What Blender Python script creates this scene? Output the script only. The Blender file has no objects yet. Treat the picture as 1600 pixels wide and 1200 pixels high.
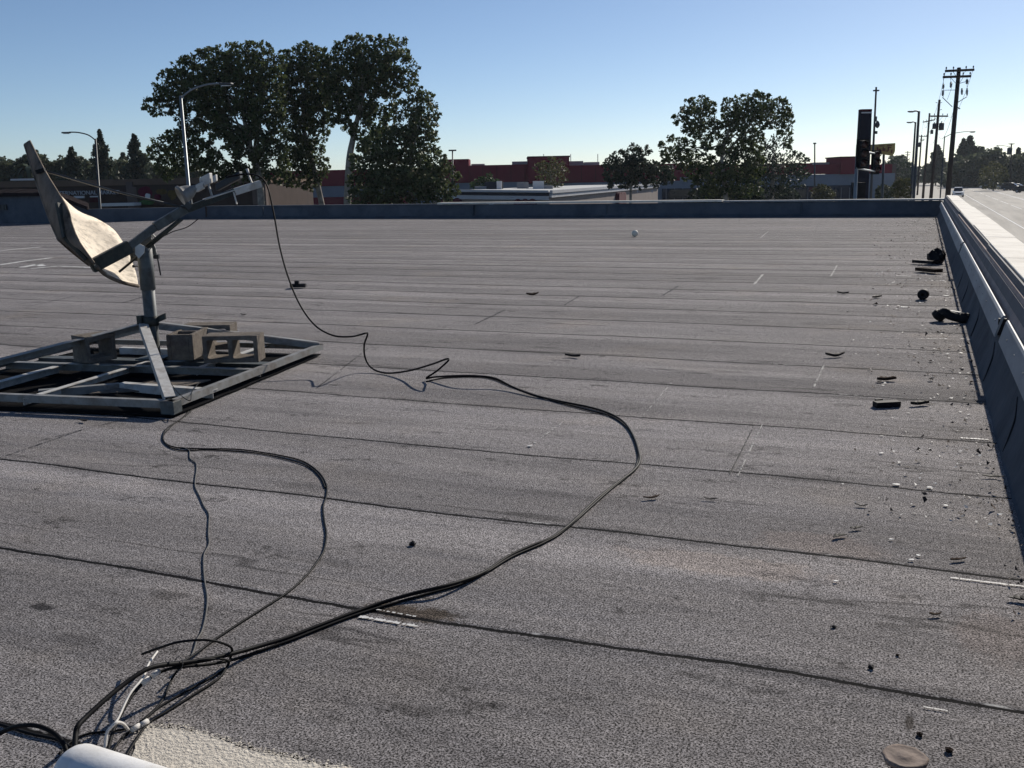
import bpy, math, random
import numpy as np
from mathutils import Vector, Matrix
random.seed(7); RNG = np.random.default_rng(7)
scene = bpy.context.scene
COL = scene.collection
F = 1550.0                     # focal length in photo pixels (1600 wide)
CAM = Vector((0, 0, 1.5))
RW = Matrix(((0.92606378, 0.05897004, -0.37273102), (0.37689349, -0.19399789, 0.90571304), (-0.0188991, -0.97922794, -0.20187984)))
HAZE = .0001
G = -3.0                       # street level; the roof deck is z = 0

# ---------------------------------------------------------------- placing helpers (where things stand, measured from the photo)
def ray(px, py): return RW @ Vector(((px-800)/F, (py-600)/F, 1.0))
def pd(px, py, d): return CAM + ray(px, py)*d
def pz(px, py, z=0.0):
    v = ray(px, py); return CAM + v*((z-CAM.z)/v.z)
def zrow(px, py, d): return pd(px, py, d).z
CR = (RW @ Vector((1, 0, 0))); CR.z = 0; CR.normalize()         # horizontal right of the view
CF = Vector((-CR.y, CR.x, 0))                                   # horizontal forward

# ---------------------------------------------------------------- materials
def mat(name, col, rough=0.7, metal=0.0, var=0.15, scale=8.0, bump=0.0, bscale=60.0, dirt=None, dirt_amt=0.0, dirt_scale=3.0, spec=0.5, stretch=(1, 1, 1)):
    m = bpy.data.materials.new(name); m.use_nodes = True
    nt = m.node_tree; b = nt.nodes['Principled BSDF']
    b.inputs['Roughness'].default_value = rough; b.inputs['Metallic'].default_value = metal
    b.inputs['Specular IOR Level'].default_value = spec
    tc = nt.nodes.new('ShaderNodeTexCoord'); mp = nt.nodes.new('ShaderNodeMapping'); mp.inputs['Scale'].default_value = stretch
    nt.links.new(tc.outputs['Object'], mp.inputs['Vector'])
    n = nt.nodes.new('ShaderNodeTexNoise'); n.inputs['Scale'].default_value = scale; n.inputs['Detail'].default_value = 5; n.inputs['Roughness'].default_value = .65
    nt.links.new(mp.outputs[0], n.inputs['Vector'])
    mr = nt.nodes.new('ShaderNodeMapRange'); mr.inputs[1].default_value = .25; mr.inputs[2].default_value = .75
    mr.inputs[3].default_value = 1-var; mr.inputs[4].default_value = 1+var
    nt.links.new(n.outputs['Fac'], mr.inputs[0])
    mx = nt.nodes.new('ShaderNodeMix'); mx.data_type = 'RGBA'; mx.blend_type = 'MULTIPLY'; mx.inputs[0].default_value = 1
    mx.inputs[6].default_value = (*col, 1); nt.links.new(mr.outputs[0], mx.inputs[7])
    out = mx.outputs[2]
    if dirt:
        d = nt.nodes.new('ShaderNodeTexNoise'); d.inputs['Scale'].default_value = dirt_scale; d.inputs['Detail'].default_value = 6; d.inputs['Roughness'].default_value = .7
        nt.links.new(mp.outputs[0], d.inputs['Vector'])
        dr = nt.nodes.new('ShaderNodeMapRange'); dr.inputs[1].default_value = .48; dr.inputs[2].default_value = .66; dr.inputs[4].default_value = dirt_amt
        nt.links.new(d.outputs['Fac'], dr.inputs[0])
        m2 = nt.nodes.new('ShaderNodeMix'); m2.data_type = 'RGBA'; nt.links.new(dr.outputs[0], m2.inputs[0]); nt.links.new(out, m2.inputs[6]); m2.inputs[7].default_value = (*dirt, 1)
        out = m2.outputs[2]
    nt.links.new(out, b.inputs['Base Color'])
    if bump > 0:
        bn = nt.nodes.new('ShaderNodeTexNoise'); bn.inputs['Scale'].default_value = bscale; bn.inputs['Detail'].default_value = 4
        nt.links.new(mp.outputs[0], bn.inputs['Vector'])
        bp = nt.nodes.new('ShaderNodeBump'); bp.inputs['Strength'].default_value = bump; bp.inputs['Distance'].default_value = .01
        nt.links.new(bn.outputs['Fac'], bp.inputs['Height']); nt.links.new(bp.outputs[0], b.inputs['Normal'])
    return m

def leafmat(name, col, col2, trans=.35):
    m = bpy.data.materials.new(name); m.use_nodes = True; nt = m.node_tree; b = nt.nodes['Principled BSDF']
    g = nt.nodes.new('ShaderNodeNewGeometry')
    n = nt.nodes.new('ShaderNodeTexNoise'); n.inputs['Scale'].default_value = .45; n.inputs['Detail'].default_value = 2
    tc = nt.nodes.new('ShaderNodeTexCoord'); nt.links.new(tc.outputs['Object'], n.inputs['Vector'])
    ad = nt.nodes.new('ShaderNodeMath'); ad.operation = 'ADD'; nt.links.new(g.outputs['Random Per Island'], ad.inputs[0]); nt.links.new(n.outputs['Fac'], ad.inputs[1])
    mr = nt.nodes.new('ShaderNodeMapRange'); mr.inputs[1].default_value = .35; mr.inputs[2].default_value = 1.65; nt.links.new(ad.outputs[0], mr.inputs[0])
    mx = nt.nodes.new('ShaderNodeMix'); mx.data_type = 'RGBA'; nt.links.new(mr.outputs[0], mx.inputs[0])
    mx.inputs[6].default_value = (*col, 1); mx.inputs[7].default_value = (*col2, 1)
    nt.links.new(mx.outputs[2], b.inputs['Base Color']); b.inputs['Roughness'].default_value = .6; b.inputs['Specular IOR Level'].default_value = .18
    t = nt.nodes.new('ShaderNodeBsdfTranslucent'); nt.links.new(mx.outputs[2], t.inputs['Color'])
    ms = nt.nodes.new('ShaderNodeMixShader'); ms.inputs[0].default_value = trans
    nt.links.new(b.outputs[0], ms.inputs[1]); nt.links.new(t.outputs[0], ms.inputs[2])
    nt.links.new(ms.outputs[0], nt.nodes['Material Output'].inputs['Surface'])
    return m

M = {}
def dm(k, *a, **kw): M[k] = mat(k, *a, **kw)
dm('galv', (.25, .25, .24), .55, .2, .28, 9, dirt=(.12, .085, .06), dirt_amt=.6, dirt_scale=7, spec=.4)
dm('galv_pale', (.56, .55, .52), .55, .1, .2, 12, dirt=(.22, .17, .12), dirt_amt=.5, dirt_scale=9, spec=.35)  # paler galvanising; also paints sunlit frame members lighter
dm('mast_paint', (.10, .112, .112), .55, .1, .32, 14, dirt=(.05, .042, .034), dirt_amt=.65, dirt_scale=11, spec=.35)
dm('boom_paint', (.035, .04, .036), .55, .05, .4, 20, dirt=(.10, .085, .065), dirt_amt=.45, dirt_scale=15, spec=.3)
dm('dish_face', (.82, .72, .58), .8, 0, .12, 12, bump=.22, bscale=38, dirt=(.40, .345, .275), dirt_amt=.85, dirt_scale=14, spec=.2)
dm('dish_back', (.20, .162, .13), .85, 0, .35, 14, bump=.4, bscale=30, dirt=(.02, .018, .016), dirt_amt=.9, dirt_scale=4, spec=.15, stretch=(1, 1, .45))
dm('black_rubber', (.012, .012, .014), .7, 0, .3, 30, spec=.2)
dm('cable_black', (.006, .006, .007), .6, 0, .2, 30, spec=.12)
dm('cable_grey', (.11, .105, .10), .6, 0, .2, 30, spec=.2)
dm('cable_white', (.62, .60, .56), .6, 0, .15, 30, spec=.2)
dm('pvc_white', (.78, .775, .76), .45, 0, .06, 6, bump=.08, bscale=90, dirt=(.5, .47, .41), dirt_amt=.4, dirt_scale=9)
dm('mat_black', (.009, .009, .010), 1, 0, .4, 6, bump=.5, bscale=25, dirt=(.022, .021, .02), dirt_amt=.3, dirt_scale=5, spec=.03)
dm('cmu', (.185, .16, .135), .95, 0, .28, 25, bump=.9, bscale=140, dirt=(.085, .07, .058), dirt_amt=.6, dirt_scale=8, spec=.1)
dm('rust', (.20, .155, .13), .85, .1, .3, 25, bump=.3, bscale=60, dirt=(.28, .22, .19), dirt_amt=.6, dirt_scale=18)
dm('lead', (.30, .29, .29), .7, .1, .2, 12)
dm('flashing', (.070, .084, .102), .9, 0, .25, 3, bump=1.0, bscale=11, dirt=(.035, .04, .052), dirt_amt=.6, dirt_scale=1.6, spec=.15)
dm('sheet_metal', (.25, .27, .29), .6, .15, .2, 3, dirt=(.12, .13, .14), dirt_amt=.5, dirt_scale=2.5, stretch=(1, .3, 1), spec=.25)
dm('wall_brown', (.42, .345, .31), .95, 0, .22, 4, bump=.4, bscale=70, dirt=(.27, .22, .20), dirt_amt=.5, dirt_scale=2.5, spec=.1)
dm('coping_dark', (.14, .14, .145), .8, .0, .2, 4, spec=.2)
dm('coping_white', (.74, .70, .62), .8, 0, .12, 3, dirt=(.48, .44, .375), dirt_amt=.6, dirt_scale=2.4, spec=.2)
dm('parapet_blue', (.090, .106, .13), .9, 0, .22, 1.2, bump=.3, bscale=30, dirt=(.045, .054, .072), dirt_amt=.6, dirt_scale=.9, spec=.12)
dm('tile_dark', (.022, .017, .018), .95, 0, .4, 14, spec=.05)
dm('asphalt', (.07, .068, .065), 1, 0, .2, .6, dirt=(.12, .11, .10), dirt_amt=.5, dirt_scale=.25, spec=0)
dm('road', (.41, .385, .34), .85, 0, .2, .5, dirt=(.235, .222, .2), dirt_amt=.75, dirt_scale=.3, stretch=(1.6, .12, 1), spec=.10)
dm('concrete', (.55, .52, .46), .95, 0, .12, 1.0, spec=.05)
dm('line_white', (.82, .81, .78), .9, 0, .15, 4, spec=.05)
dm('red_wall', (.16, .014, .030), .9, 0, .15, .4, spec=.1)
dm('red_dark', (.05, .009, .015), .9, 0, .25, .8, spec=.1)
dm('grey_wall', (.19, .22, .26), .9, 0, .15, .3, spec=.1)
dm('navy_wall', (.03, .036, .05), .9, 0, .2, .4, spec=.1)
dm('beige_wall', (.34, .29, .26), .95, 0, .1, .5, spec=.1)
dm('brown_wall', (.15, .105, .078), .95, 0, .14, .5, spec=.1)
dm('brown_dark', (.06, .044, .038), .95, 0, .2, .5, spec=.1)
dm('tan_pillar', (.12, .095, .085), .95, 0, .15, .8, spec=.1)
dm('white_trim', (.55, .55, .56), .8, 0, .08, 1, spec=.1)
dm('roof_white', (.6, .6, .58), .9, 0, .06, .3, spec=.05)
dm('glass_dark', (.012, .014, .018), .12, 0, .1, 2)
dm('hvac', (.28, .28, .29), .8, .1, .1, 1, spec=.2)
dm('mural_red', (.10, .012, .03), .9, 0, .4, 1.3, spec=.1)
dm('mural_green', (.04, .11, .035), .9, 0, .5, 1.8, spec=.1)
dm('mural_gold', (.10, .07, .022), .9, 0, .5, 1.3, spec=.1)
dm('sign_yellow', (.36, .27, .09), .7, 0, .35, 1.2)
dm('pylon_navy', (.012, .013, .024), .7, 0, .2, 1, spec=.15)
dm('wood_pole', (.042, .032, .027), .9, 0, .3, 4, stretch=(4, 4, .4))
dm('steel_dark', (.05, .055, .06), .5, .4, .2, 2)
dm('steel_pole', (.22, .24, .25), .45, .5, .12, 2)
dm('porcelain', (.10, .10, .11), .3, 0, .15, 4)
dm('bark', (.30, .26, .21), .9, 0, .35, 2.2, dirt=(.12, .10, .08), dirt_amt=.7, dirt_scale=1.2)
dm('bark_dark', (.06, .05, .04), .9, 0, .3, 3)
dm('car_white', (.72, .73, .74), .25, 0, .03, 2)
dm('car_silver', (.42, .43, .45), .25, .5, .03, 2)
dm('car_dark', (.02, .022, .026), .3, .0, .05, 2, spec=.4)
dm('car_red', (.20, .02, .025), .25, 0, .05, 2)
dm('tyre', (.012, .012, .012), .8, 0, .1, 8)
dm('lamp_glass', (.7, .7, .68), .15, 0, .02, 2)
dm('ball', (.75, .70, .58), .6, 0, .12, 20)
dm('twig', (.035, .024, .018), .95, 0, .4, 30, spec=.1)
dm('chip', (.66, .65, .62), .7, 0, .12, 40)
dm('lap_pale', (.42, .41, .39), .9, 0, .4, 60)
dm('letter_white', (.40, .42, .44), .8, 0, .1, 1)
dm('dryleaf', (.05, .033, .026), .85, 0, .5, 14)
dm('signal_black', (.009, .009, .011), .7, 0, .1, 4, spec=.2)
dm('lens', (.05, .02, .02), .15, 0, .1, 4)
dm('awning', (.10, .012, .022), .85, 0, .25, 1.5)
M['leaf_sycamore'] = leafmat('leaf_sycamore', (.022, .036, .014), (.125, .155, .06), .36)
M['leaf_bushy'] = leafmat('leaf_bushy', (.030, .046, .018), (.14, .165, .075), .32)
M['leaf_blue'] = leafmat('leaf_blue', (.025, .038, .026), (.065, .085, .05), .25)
M['leaf_olive'] = leafmat('leaf_olive', (.05, .058, .024), (.13, .125, .05), .30)
M['leaf_conifer'] = leafmat('leaf_conifer', (.032, .045, .032), (.075, .095, .06), .2)
M['leaf_far'] = leafmat('leaf_far', (.045, .058, .036), (.11, .125, .07), .28)
M['leaf_green'] = leafmat('leaf_green', (.035, .065, .022), (.09, .14, .05), .30)

# ---- roof membrane: mineral-surfaced rolls laid in rows, black bleed-out along each lap
def roof_material():
    m = bpy.data.materials.new('mineral_roofing'); m.use_nodes = True; nt = m.node_tree; N = nt.nodes; L = nt.links
    b = N['Principled BSDF']; b.inputs['Roughness'].default_value = .95; b.inputs['Specular IOR Level'].default_value = .1
    tc = N.new('ShaderNodeTexCoord'); P = tc.outputs['Object']
    def noise(scale, st=(1, 1, 1), det=3, rough=.55, off=(0, 0, 0)):
        mp = N.new('ShaderNodeMapping'); mp.inputs['Scale'].default_value = st; mp.inputs['Location'].default_value = off; L.new(P, mp.inputs[0])
        n = N.new('ShaderNodeTexNoise'); n.inputs['Scale'].default_value = scale; n.inputs['Detail'].default_value = det; n.inputs['Roughness'].default_value = rough
        L.new(mp.outputs[0], n.inputs['Vector']); return n.outputs['Fac']
    def mt(op, a, c=None, cl=False, d=None):
        n = N.new('ShaderNodeMath'); n.operation = op; n.use_clamp = cl
        for i, v in enumerate((a, c, d)):
            if v is None: continue
            if isinstance(v, (int, float)): n.inputs[i].default_value = v
            else: L.new(v, n.inputs[i])
        return n.outputs[0]
    def rng(v, a, c, o0=0.0, o1=1.0, smooth=True):
        n = N.new('ShaderNodeMapRange'); n.interpolation_type = 'SMOOTHSTEP' if smooth else 'LINEAR'; L.new(v, n.inputs[0])
        for i, q in ((1, a), (2, c), (3, o0), (4, o1)): n.inputs[i].default_value = q
        return n.outputs[0]
    sx = N.new('ShaderNodeSeparateXYZ'); L.new(P, sx.inputs[0]); X, Y = sx.outputs[0], sx.outputs[1]
    wob = mt('MULTIPLY', mt('SUBTRACT', noise(.45, (1, .35, 1), 2), .5), .19)
    fine = mt('MULTIPLY', mt('SUBTRACT', noise(9, (1, 1, 1), 3), .5), .022)
    y1 = mt('ADD', Y, mt('ADD', wob, fine))
    t = mt('DIVIDE', mt('SUBTRACT', y1, 2.89), 1.037)
    k = mt('FLOOR', t); fr = mt('SUBTRACT', t, k)
    edge = mt('MULTIPLY', mt('MINIMUM', fr, mt('SUBTRACT', 1.0, fr)), 1.037)     # metres to the nearest lap
    wn = N.new('ShaderNodeTexWhiteNoise'); wn.noise_dimensions = '1D'; L.new(k, wn.inputs['W']); rk = wn.outputs['Value']
    wn2 = N.new('ShaderNodeTexWhiteNoise'); wn2.noise_dimensions = '1D'; L.new(mt('ADD', k, 37.3), wn2.inputs['W']); rk2 = wn2.outputs['Value']
    # lap line: bleed-out, widened far off to paint in the shade of ridges
    lw = mt('ADD', mt('MULTIPLY', noise(1.7, (1, 1, 1), 4, .7), .010), mt('ADD', .006, rng(Y, 5.0, 18.0, 0.0, .020)))
    fuzz = mt('MULTIPLY', mt('SUBTRACT', noise(85, det=3, rough=.7), .5), .009)
    e2 = mt('ADD', edge, fuzz)
    line = mt('SUBTRACT', 1.0, mt('DIVIDE', e2, lw, True), True)
    line = rng(line, 0.0, .18)
    line = mt('MULTIPLY', line, rng(noise(.8, (1, 1.5, 1), 3, .7, (9, 2, 0)), .22, .34, .72, 1.0))
    halo = mt('MULTIPLY', rng(edge, .0, .11, 1.0, 0.0), rng(noise(1.3, (1, 2, 1), 3, .6, (3, 0, 0)), .45, .7))  # dark fringe along laps, broadened as painted ridge shade
    # bare bright flecks beside laps, mostly on the right-hand side
    fl = mt('MULTIPLY', rng(noise(1.1, (1, 1.2, 1), 4, .75, (5, 5, 0)), .575, .61), rng(X, -5.0, 0.3))
    flat = mt('MULTIPLY', fl, mt('MULTIPLY', rng(mt('ADD', mt('SUBTRACT', fr, .0), 0.0), .004, .010), rng(fr, .016, .026, 1.0, 0.0)))
    flat = mt('MULTIPLY', flat, rng(noise(26, det=3), .47, .55))
    # tone per roll, band inside the roll
    tone = mt('ADD', .90, mt('MULTIPLY', rk, .22))
    bw = mt('ADD', mt('MULTIPLY', rk2, .5), .42)
    band = rng(mt('SUBTRACT', fr, mt('ADD', bw, mt('MULTIPLY', mt('SUBTRACT', noise(1.1, (1, .3, 1), 4), .5), .25))), -.02, .02, .89, 1.08)
    tone = mt('MULTIPLY', tone, band)
    tone = mt('MULTIPLY', tone, rng(noise(.55, (.5, 1.3, 1), 5, .6, (1, 7, 0)), .28, .72, .86, 1.14, False))
    tone = mt('MULTIPLY', tone, rng(noise(3.2, (.6, 1.4, 1), 5, .7, (4, 1, 0)), .25, .75, .90, 1.10, False))
    tone = mt('MULTIPLY', tone, rng(noise(1.15, (.14, 1.7, 1), 4, .6, (7, 2, 0)), .30, .70, .84, 1.13, False))  # stretched bands: shading of roof undulations put into the tone
    smud = mt('MULTIPLY', rng(noise(2.6, (.8, 2.0, 1), 5, .75, (2, 3, 0)), .55, .66), rng(noise(18, det=4, rough=.8), .42, .60))
    tone = mt('MULTIPLY', tone, mt('SUBTRACT', 1.0, mt('MULTIPLY', smud, .68)))
    # wrinkles running along the rolls, their shade painted as dark lines
    w1 = mt('ABSOLUTE', mt('SUBTRACT', noise(1.5, (.22, 1.5, 1), 3, .5, (0, 4, 0)), .5))
    wr = mt('MULTIPLY', rng(w1, 0.0, .014, 1.0, 0.0), rng(noise(.9, (1, 2, 1), 2, .5, (8, 0, 0)), .5, .62))
    tone = mt('MULTIPLY', tone, mt('SUBTRACT', 1.0, mt('MULTIPLY', wr, .5)))
    # granules
    gr = noise(150, det=2, rough=.8); gr2 = noise(34, det=3, rough=.7, off=(3, 3, 0))
    g = mt('MULTIPLY', rng(gr, .40, .60, .06, 2.08, False), rng(gr2, .34, .66, .72, 1.30, False))
    tone = mt('MULTIPLY', tone, g)
    tone = mt('MULTIPLY', tone, mt('SUBTRACT', 1.0, mt('MULTIPLY', halo, .45)))
    rgb = N.new('ShaderNodeMix'); rgb.data_type = 'RGBA'
    L.new(rng(noise(.9, (1, 1, 1), 4, .6, (6, 6, 0)), .52, .75), rgb.inputs[0]); rgb.inputs[6].default_value = (.206, .193, .191, 1); rgb.inputs[7].default_value = (.226, .204, .190, 1)
    mul = N.new('ShaderNodeMix'); mul.data_type = 'RGBA'; mul.blend_type = 'MULTIPLY'; mul.inputs[0].default_value = 1; L.new(rgb.outputs[2], mul.inputs[6]); L.new(tone, mul.inputs[7])
    base = mul.outputs[2]
    for (cx, cy, rx_, ry_, c_, amt, ns) in STAINS:      # soft-edged stains: damp patch at the cable, pale rusty blooms
        dx = mt('DIVIDE', mt('SUBTRACT', X, cx), rx_); dy = mt('DIVIDE', mt('SUBTRACT', Y, cy), ry_)
        dd = mt('SQRT', mt('ADD', mt('MULTIPLY', dx, dx), mt('MULTIPLY', dy, dy)))
        dd = mt('ADD', dd, mt('MULTIPLY', mt('SUBTRACT', noise(ns, det=6, rough=.8), .5), 2.1))
        sm = N.new('ShaderNodeMix'); sm.data_type = 'RGBA'; sm.blend_type = 'MULTIPLY'; L.new(mt('MULTIPLY', rng(dd, .55, 1.0, 1.0, 0.0), amt), sm.inputs[0]); L.new(base, sm.inputs[6]); sm.inputs[7].default_value = (*c_, 1); base = sm.outputs[2]
    mb = N.new('ShaderNodeMix'); mb.data_type = 'RGBA'; L.new(mt('MULTIPLY', line, 1.0), mb.inputs[0]); L.new(base, mb.inputs[6]); mb.inputs[7].default_value = (.006, .006, .007, 1)
    mw = N.new('ShaderNodeMix'); mw.data_type = 'RGBA'; L.new(flat, mw.inputs[0]); L.new(mb.outputs[2], mw.inputs[6]); mw.inputs[7].default_value = (.62, .60, .57, 1)
    L.new(mw.outputs[2], b.inputs['Base Color'])
    hgt = mt('ADD', mt('MULTIPLY', gr, .003), mt('ADD', mt('MULTIPLY', rng(fr, 0.0, .03), .006), mt('MULTIPLY', noise(1.6, (.22, 1.3, 1), 3, .5), .055)))
    hgt = mt('ADD', hgt, mt('MULTIPLY', rng(edge, 0.0, .05, 1.0, 0.0), .004))
    bp = N.new('ShaderNodeBump'); bp.inputs['Strength'].default_value = .7; bp.inputs['Distance'].default_value = 1.0
    L.new(hgt, bp.inputs['Height']); L.new(bp.outputs[0], b.inputs['Normal'])
    return m
STAINS = []
for (px_, py_, rx_, ry_, c_, amt, ns) in [(640, 958, .22, .075, (.42, .35, .27), .9, 9), (1280, 850, .34, .16, (1.16, 1.07, 1.0), .7, 5), (1120, 880, .5, .14, (1.18, 1.10, 1.02), .8, 4), (1575, 1000, .2, .25, (1.12, 1.02, .96), .6, 6), (1421, 1130, .015, .05, (.35, .33, .30), .9, 20),
                                       (65, 948, .06, .035, (.25, .25, .26), .95, 22), (120, 1000, .12, .05, (.6, .6, .6), .7, 14), (850, 770, .3, .05, (.7, .7, .7), .7, 8), (300, 760, .35, .1, (.75, .75, .75), .7, 7), (1240, 490, .5, .12, (.7, .7, .72), .7, 5), (470, 760, .2, .06, (.72, .72, .72), .7, 9), (520, 880, .14, .05, (.65, .65, .65), .7, 12), (260, 930, .09, .05, (.5, .5, .5), .8, 16), (170, 665, .3, .1, (.75, .74, .72), .7, 7)]:
    c = pz(px_, py_); STAINS.append((c.x, c.y, rx_, ry_, c_, amt, ns))
M['roofing'] = roof_material()

# ---------------------------------------------------------------- mesh helpers
class MB:
    """collects shapes; build() links them as ONE mesh object"""
    def __init__(s): s.v = []; s.f = []; s.smooth = []
    def add(s, vs, fs, smooth=False):
        o = len(s.v); s.v += [tuple(v) for v in vs]; s.f += [tuple(i+o for i in f) for f in fs]; s.smooth += [smooth]*len(fs); return s
    def hexa(s, p):   # 8 points: bottom loop 0-3, top loop 4-7
        return s.add(p, [(3, 2, 1, 0), (4, 5, 6, 7), (0, 1, 5, 4), (1, 2, 6, 5), (2, 3, 7, 6), (3, 0, 4, 7)])
    def box(s, c, size, ax=None, ay=None, az=None):
        c = Vector(c); ax = Vector(ax or (1, 0, 0)).normalized()*size[0]/2; ay = Vector(ay or (0, 1, 0)).normalized()*size[1]/2; az = Vector(az or (0, 0, 1)).normalized()*size[2]/2
        return s.hexa([c-ax-ay-az, c+ax-ay-az, c+ax+ay-az, c-ax+ay-az, c-ax-ay+az, c+ax-ay+az, c+ax+ay+az, c-ax+ay+az])
    def beam(s, p, q, w, h, up=(0, 0, 1)):
        p, q = Vector(p), Vector(q); d = (q-p); L = d.length; d.normalize(); side = d.cross(Vector(up)).normalized(); u = side.cross(d)
        return s.box((p+q)/2, (L, w, h), d, side, u)
    def angle(s, p, q, w, t, up=(0, 0, 1), flip=1):      # L-profile bar: vertical leg + flat leg
        p, q = Vector(p), Vector(q); d = (q-p).normalized(); side = d.cross(Vector(up)).normalized()*flip; u = Vector(up).normalized()
        s.beam(p+side*(w/2), q+side*(w/2), w, t, up)
        return s.beam(p+side*(t/2)-u*(w/2+t/2), q+side*(t/2)-u*(w/2+t/2), t, w, up)
    def tube(s, pts, r, n=8, caps=True, r2=None):
        pts = [Vector(p) for p in pts]; m = len(pts); vs = []; fs = []
        up = Vector((0, 0, 1)); prev = None
        for i, p in enumerate(pts):
            t = (pts[min(i+1, m-1)]-pts[max(i-1, 0)])
            if t.length < 1e-9: t = Vector((0, 0, 1))
            t.normalize()
            if prev is None:
                a = t.cross(up if abs(t.z) < .95 else Vector((1, 0, 0))).normalized()
            else:
                a = (prev - t*prev.dot(t)); a = a.normalized() if a.length > 1e-6 else t.orthogonal().normalized()
            prev = a; bb = t.cross(a)
            rr = r if not isinstance(r, (list, tuple)) else r[i]
            if r2 is not None: rr = r+(r2-r)*i/(m-1)
            for j in range(n):
                an = 2*math.pi*j/n; vs.append(p+(a*math.cos(an)+bb*math.sin(an))*rr)
        for i in range(m-1):
            for j in range(n):
                fs.append((i*n+j, i*n+(j+1) % n, (i+1)*n+(j+1) % n, (i+1)*n+j))
        s.add(vs, fs, True)
        if caps:
            o = len(s.v)-len(vs)
            s.f.append(tuple(o+j for j in reversed(range(n)))); s.f.append(tuple(o+(m-1)*n+j for j in range(n))); s.smooth += [False, False]
        return s
    def lathe(s, c, prof, n=20, axis=(0, 0, 1)):
        c = Vector(c); ax = Vector(axis).normalized(); a = ax.orthogonal().normalized(); b = ax.cross(a); vs = []; fs = []
        for (r, h) in prof:
            for j in range(n):
                an = 2*math.pi*j/n; vs.append(c+ax*h+(a*math.cos(an)+b*math.sin(an))*max(r, 1e-4))
        for i in range(len(prof)-1):
            for j in range(n): fs.append((i*n+j, i*n+(j+1) % n, (i+1)*n+(j+1) % n, (i+1)*n+j))
        return s.add(vs, fs, True)
    def prism(s, poly, ext):
        e = Vector(ext); n = len(poly); vs = [Vector(p) for p in poly]+[Vector(p)+e for p in poly]
        return s.add(vs, [tuple(reversed(range(n))), tuple(range(n, 2*n))]+[(i, (i+1) % n, n+(i+1) % n, n+i) for i in range(n)])
    def grid(s, rows, thick=0.0, nrm=None):
        """rows: list of lists of points -> a sheet (with real thickness along nrm)"""
        R_, C_ = len(rows), len(rows[0]); vs = [Vector(p) for r in rows for p in r]
        fs = [(i*C_+j, i*C_+j+1, (i+1)*C_+j+1, (i+1)*C_+j) for i in range(R_-1) for j in range(C_-1)]
        if thick:
            nn = Vector(nrm).normalized()*thick; k = len(vs); vs2 = [v+nn for v in vs]
            fs2 = [tuple(k+i for i in reversed(f)) for f in fs]
            rim = [(0, j) for j in range(C_)]+[(i, C_-1) for i in range(1, R_)]+[(R_-1, j) for j in range(C_-2, -1, -1)]+[(i, 0) for i in range(R_-2, 0, -1)]
            idx = [i*C_+j for i, j in rim]; m = len(idx)
            fs3 = [(idx[(i+1) % m], idx[i], k+idx[i], k+idx[(i+1) % m]) for i in range(m)]
            return s.add(vs+vs2, fs+fs2+fs3, True)
        return s.add(vs, fs, True)
ORG = {}
def _org(p): return Vector(ORG.get(p.name, (0, 0, 0))) if p is not None else Vector((0, 0, 0))
def _build(s, name, m, parent=None, bevel=0.0, seg=2):
    me = bpy.data.meshes.new(name); off = _org(parent)
    me.from_pydata([tuple(Vector(v)-off) for v in s.v], [], s.f); me.polygons.foreach_set('use_smooth', s.smooth)
    me.materials.append(M[m]); me.update()
    o = bpy.data.objects.new(name, me); COL.objects.link(o)
    if parent is not None: o.parent = parent; ORG[o.name] = tuple(off)
    if bevel:
        bm = o.modifiers.new('bevel', 'BEVEL'); bm.width = bevel; bm.segments = seg; bm.limit_method = 'ANGLE'
    return o
MB.build = _build
def tag(o, label=None, cat=None, group=None, kind=None):
    if label: o['label'] = label
    if cat: o['category'] = cat
    if group: o['group'] = group
    if kind: o['kind'] = kind
    return o
def thing(name, loc, label, cat, group=None):
    o = bpy.data.objects.new(name, None); COL.objects.link(o); o.location = loc; o.empty_display_size = .2
    ORG[o.name] = tuple(loc); return tag(o, label, cat, group)
def copy_tree(o, parent=None):
    c = o.copy(); COL.objects.link(c)
    if parent is not None: c.parent = parent
    for ch in [x for x in o.children]: copy_tree(ch, c)
    return c
def smooth_path(pts, sub=8):
    pts = [Vector(p) for p in pts]; out = []
    for i in range(len(pts)-1):
        p0, p1, p2, p3 = pts[max(i-1, 0)], pts[i], pts[i+1], pts[min(i+2, len(pts)-1)]
        for k in range(sub):
            t = k/sub; out.append(.5*((2*p1)+(p2-p0)*t+(2*p0-5*p1+4*p2-p3)*t*t+(3*p1-p0-3*p2+p3)*t**3))
    out.append(pts[-1]); return out
def mesh_np(name, verts, faces4, m, parent=None):
    me = bpy.data.meshes.new(name); nv, nf = len(verts), len(faces4)
    off = np.array(_org(parent)); verts = verts-off
    me.vertices.add(nv); me.vertices.foreach_set('co', verts.astype(np.float32).ravel())
    me.loops.add(nf*4); me.loops.foreach_set('vertex_index', faces4.astype(np.int32).ravel())
    me.polygons.add(nf); me.polygons.foreach_set('loop_start', np.arange(0, nf*4, 4, dtype=np.int32))
    me.materials.append(M[m]); me.update(calc_edges=True); me.validate()
    o = bpy.data.objects.new(name, me); COL.objects.link(o)
    if parent is not None: o.parent = parent; ORG[o.name] = tuple(off)
    return o
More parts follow.
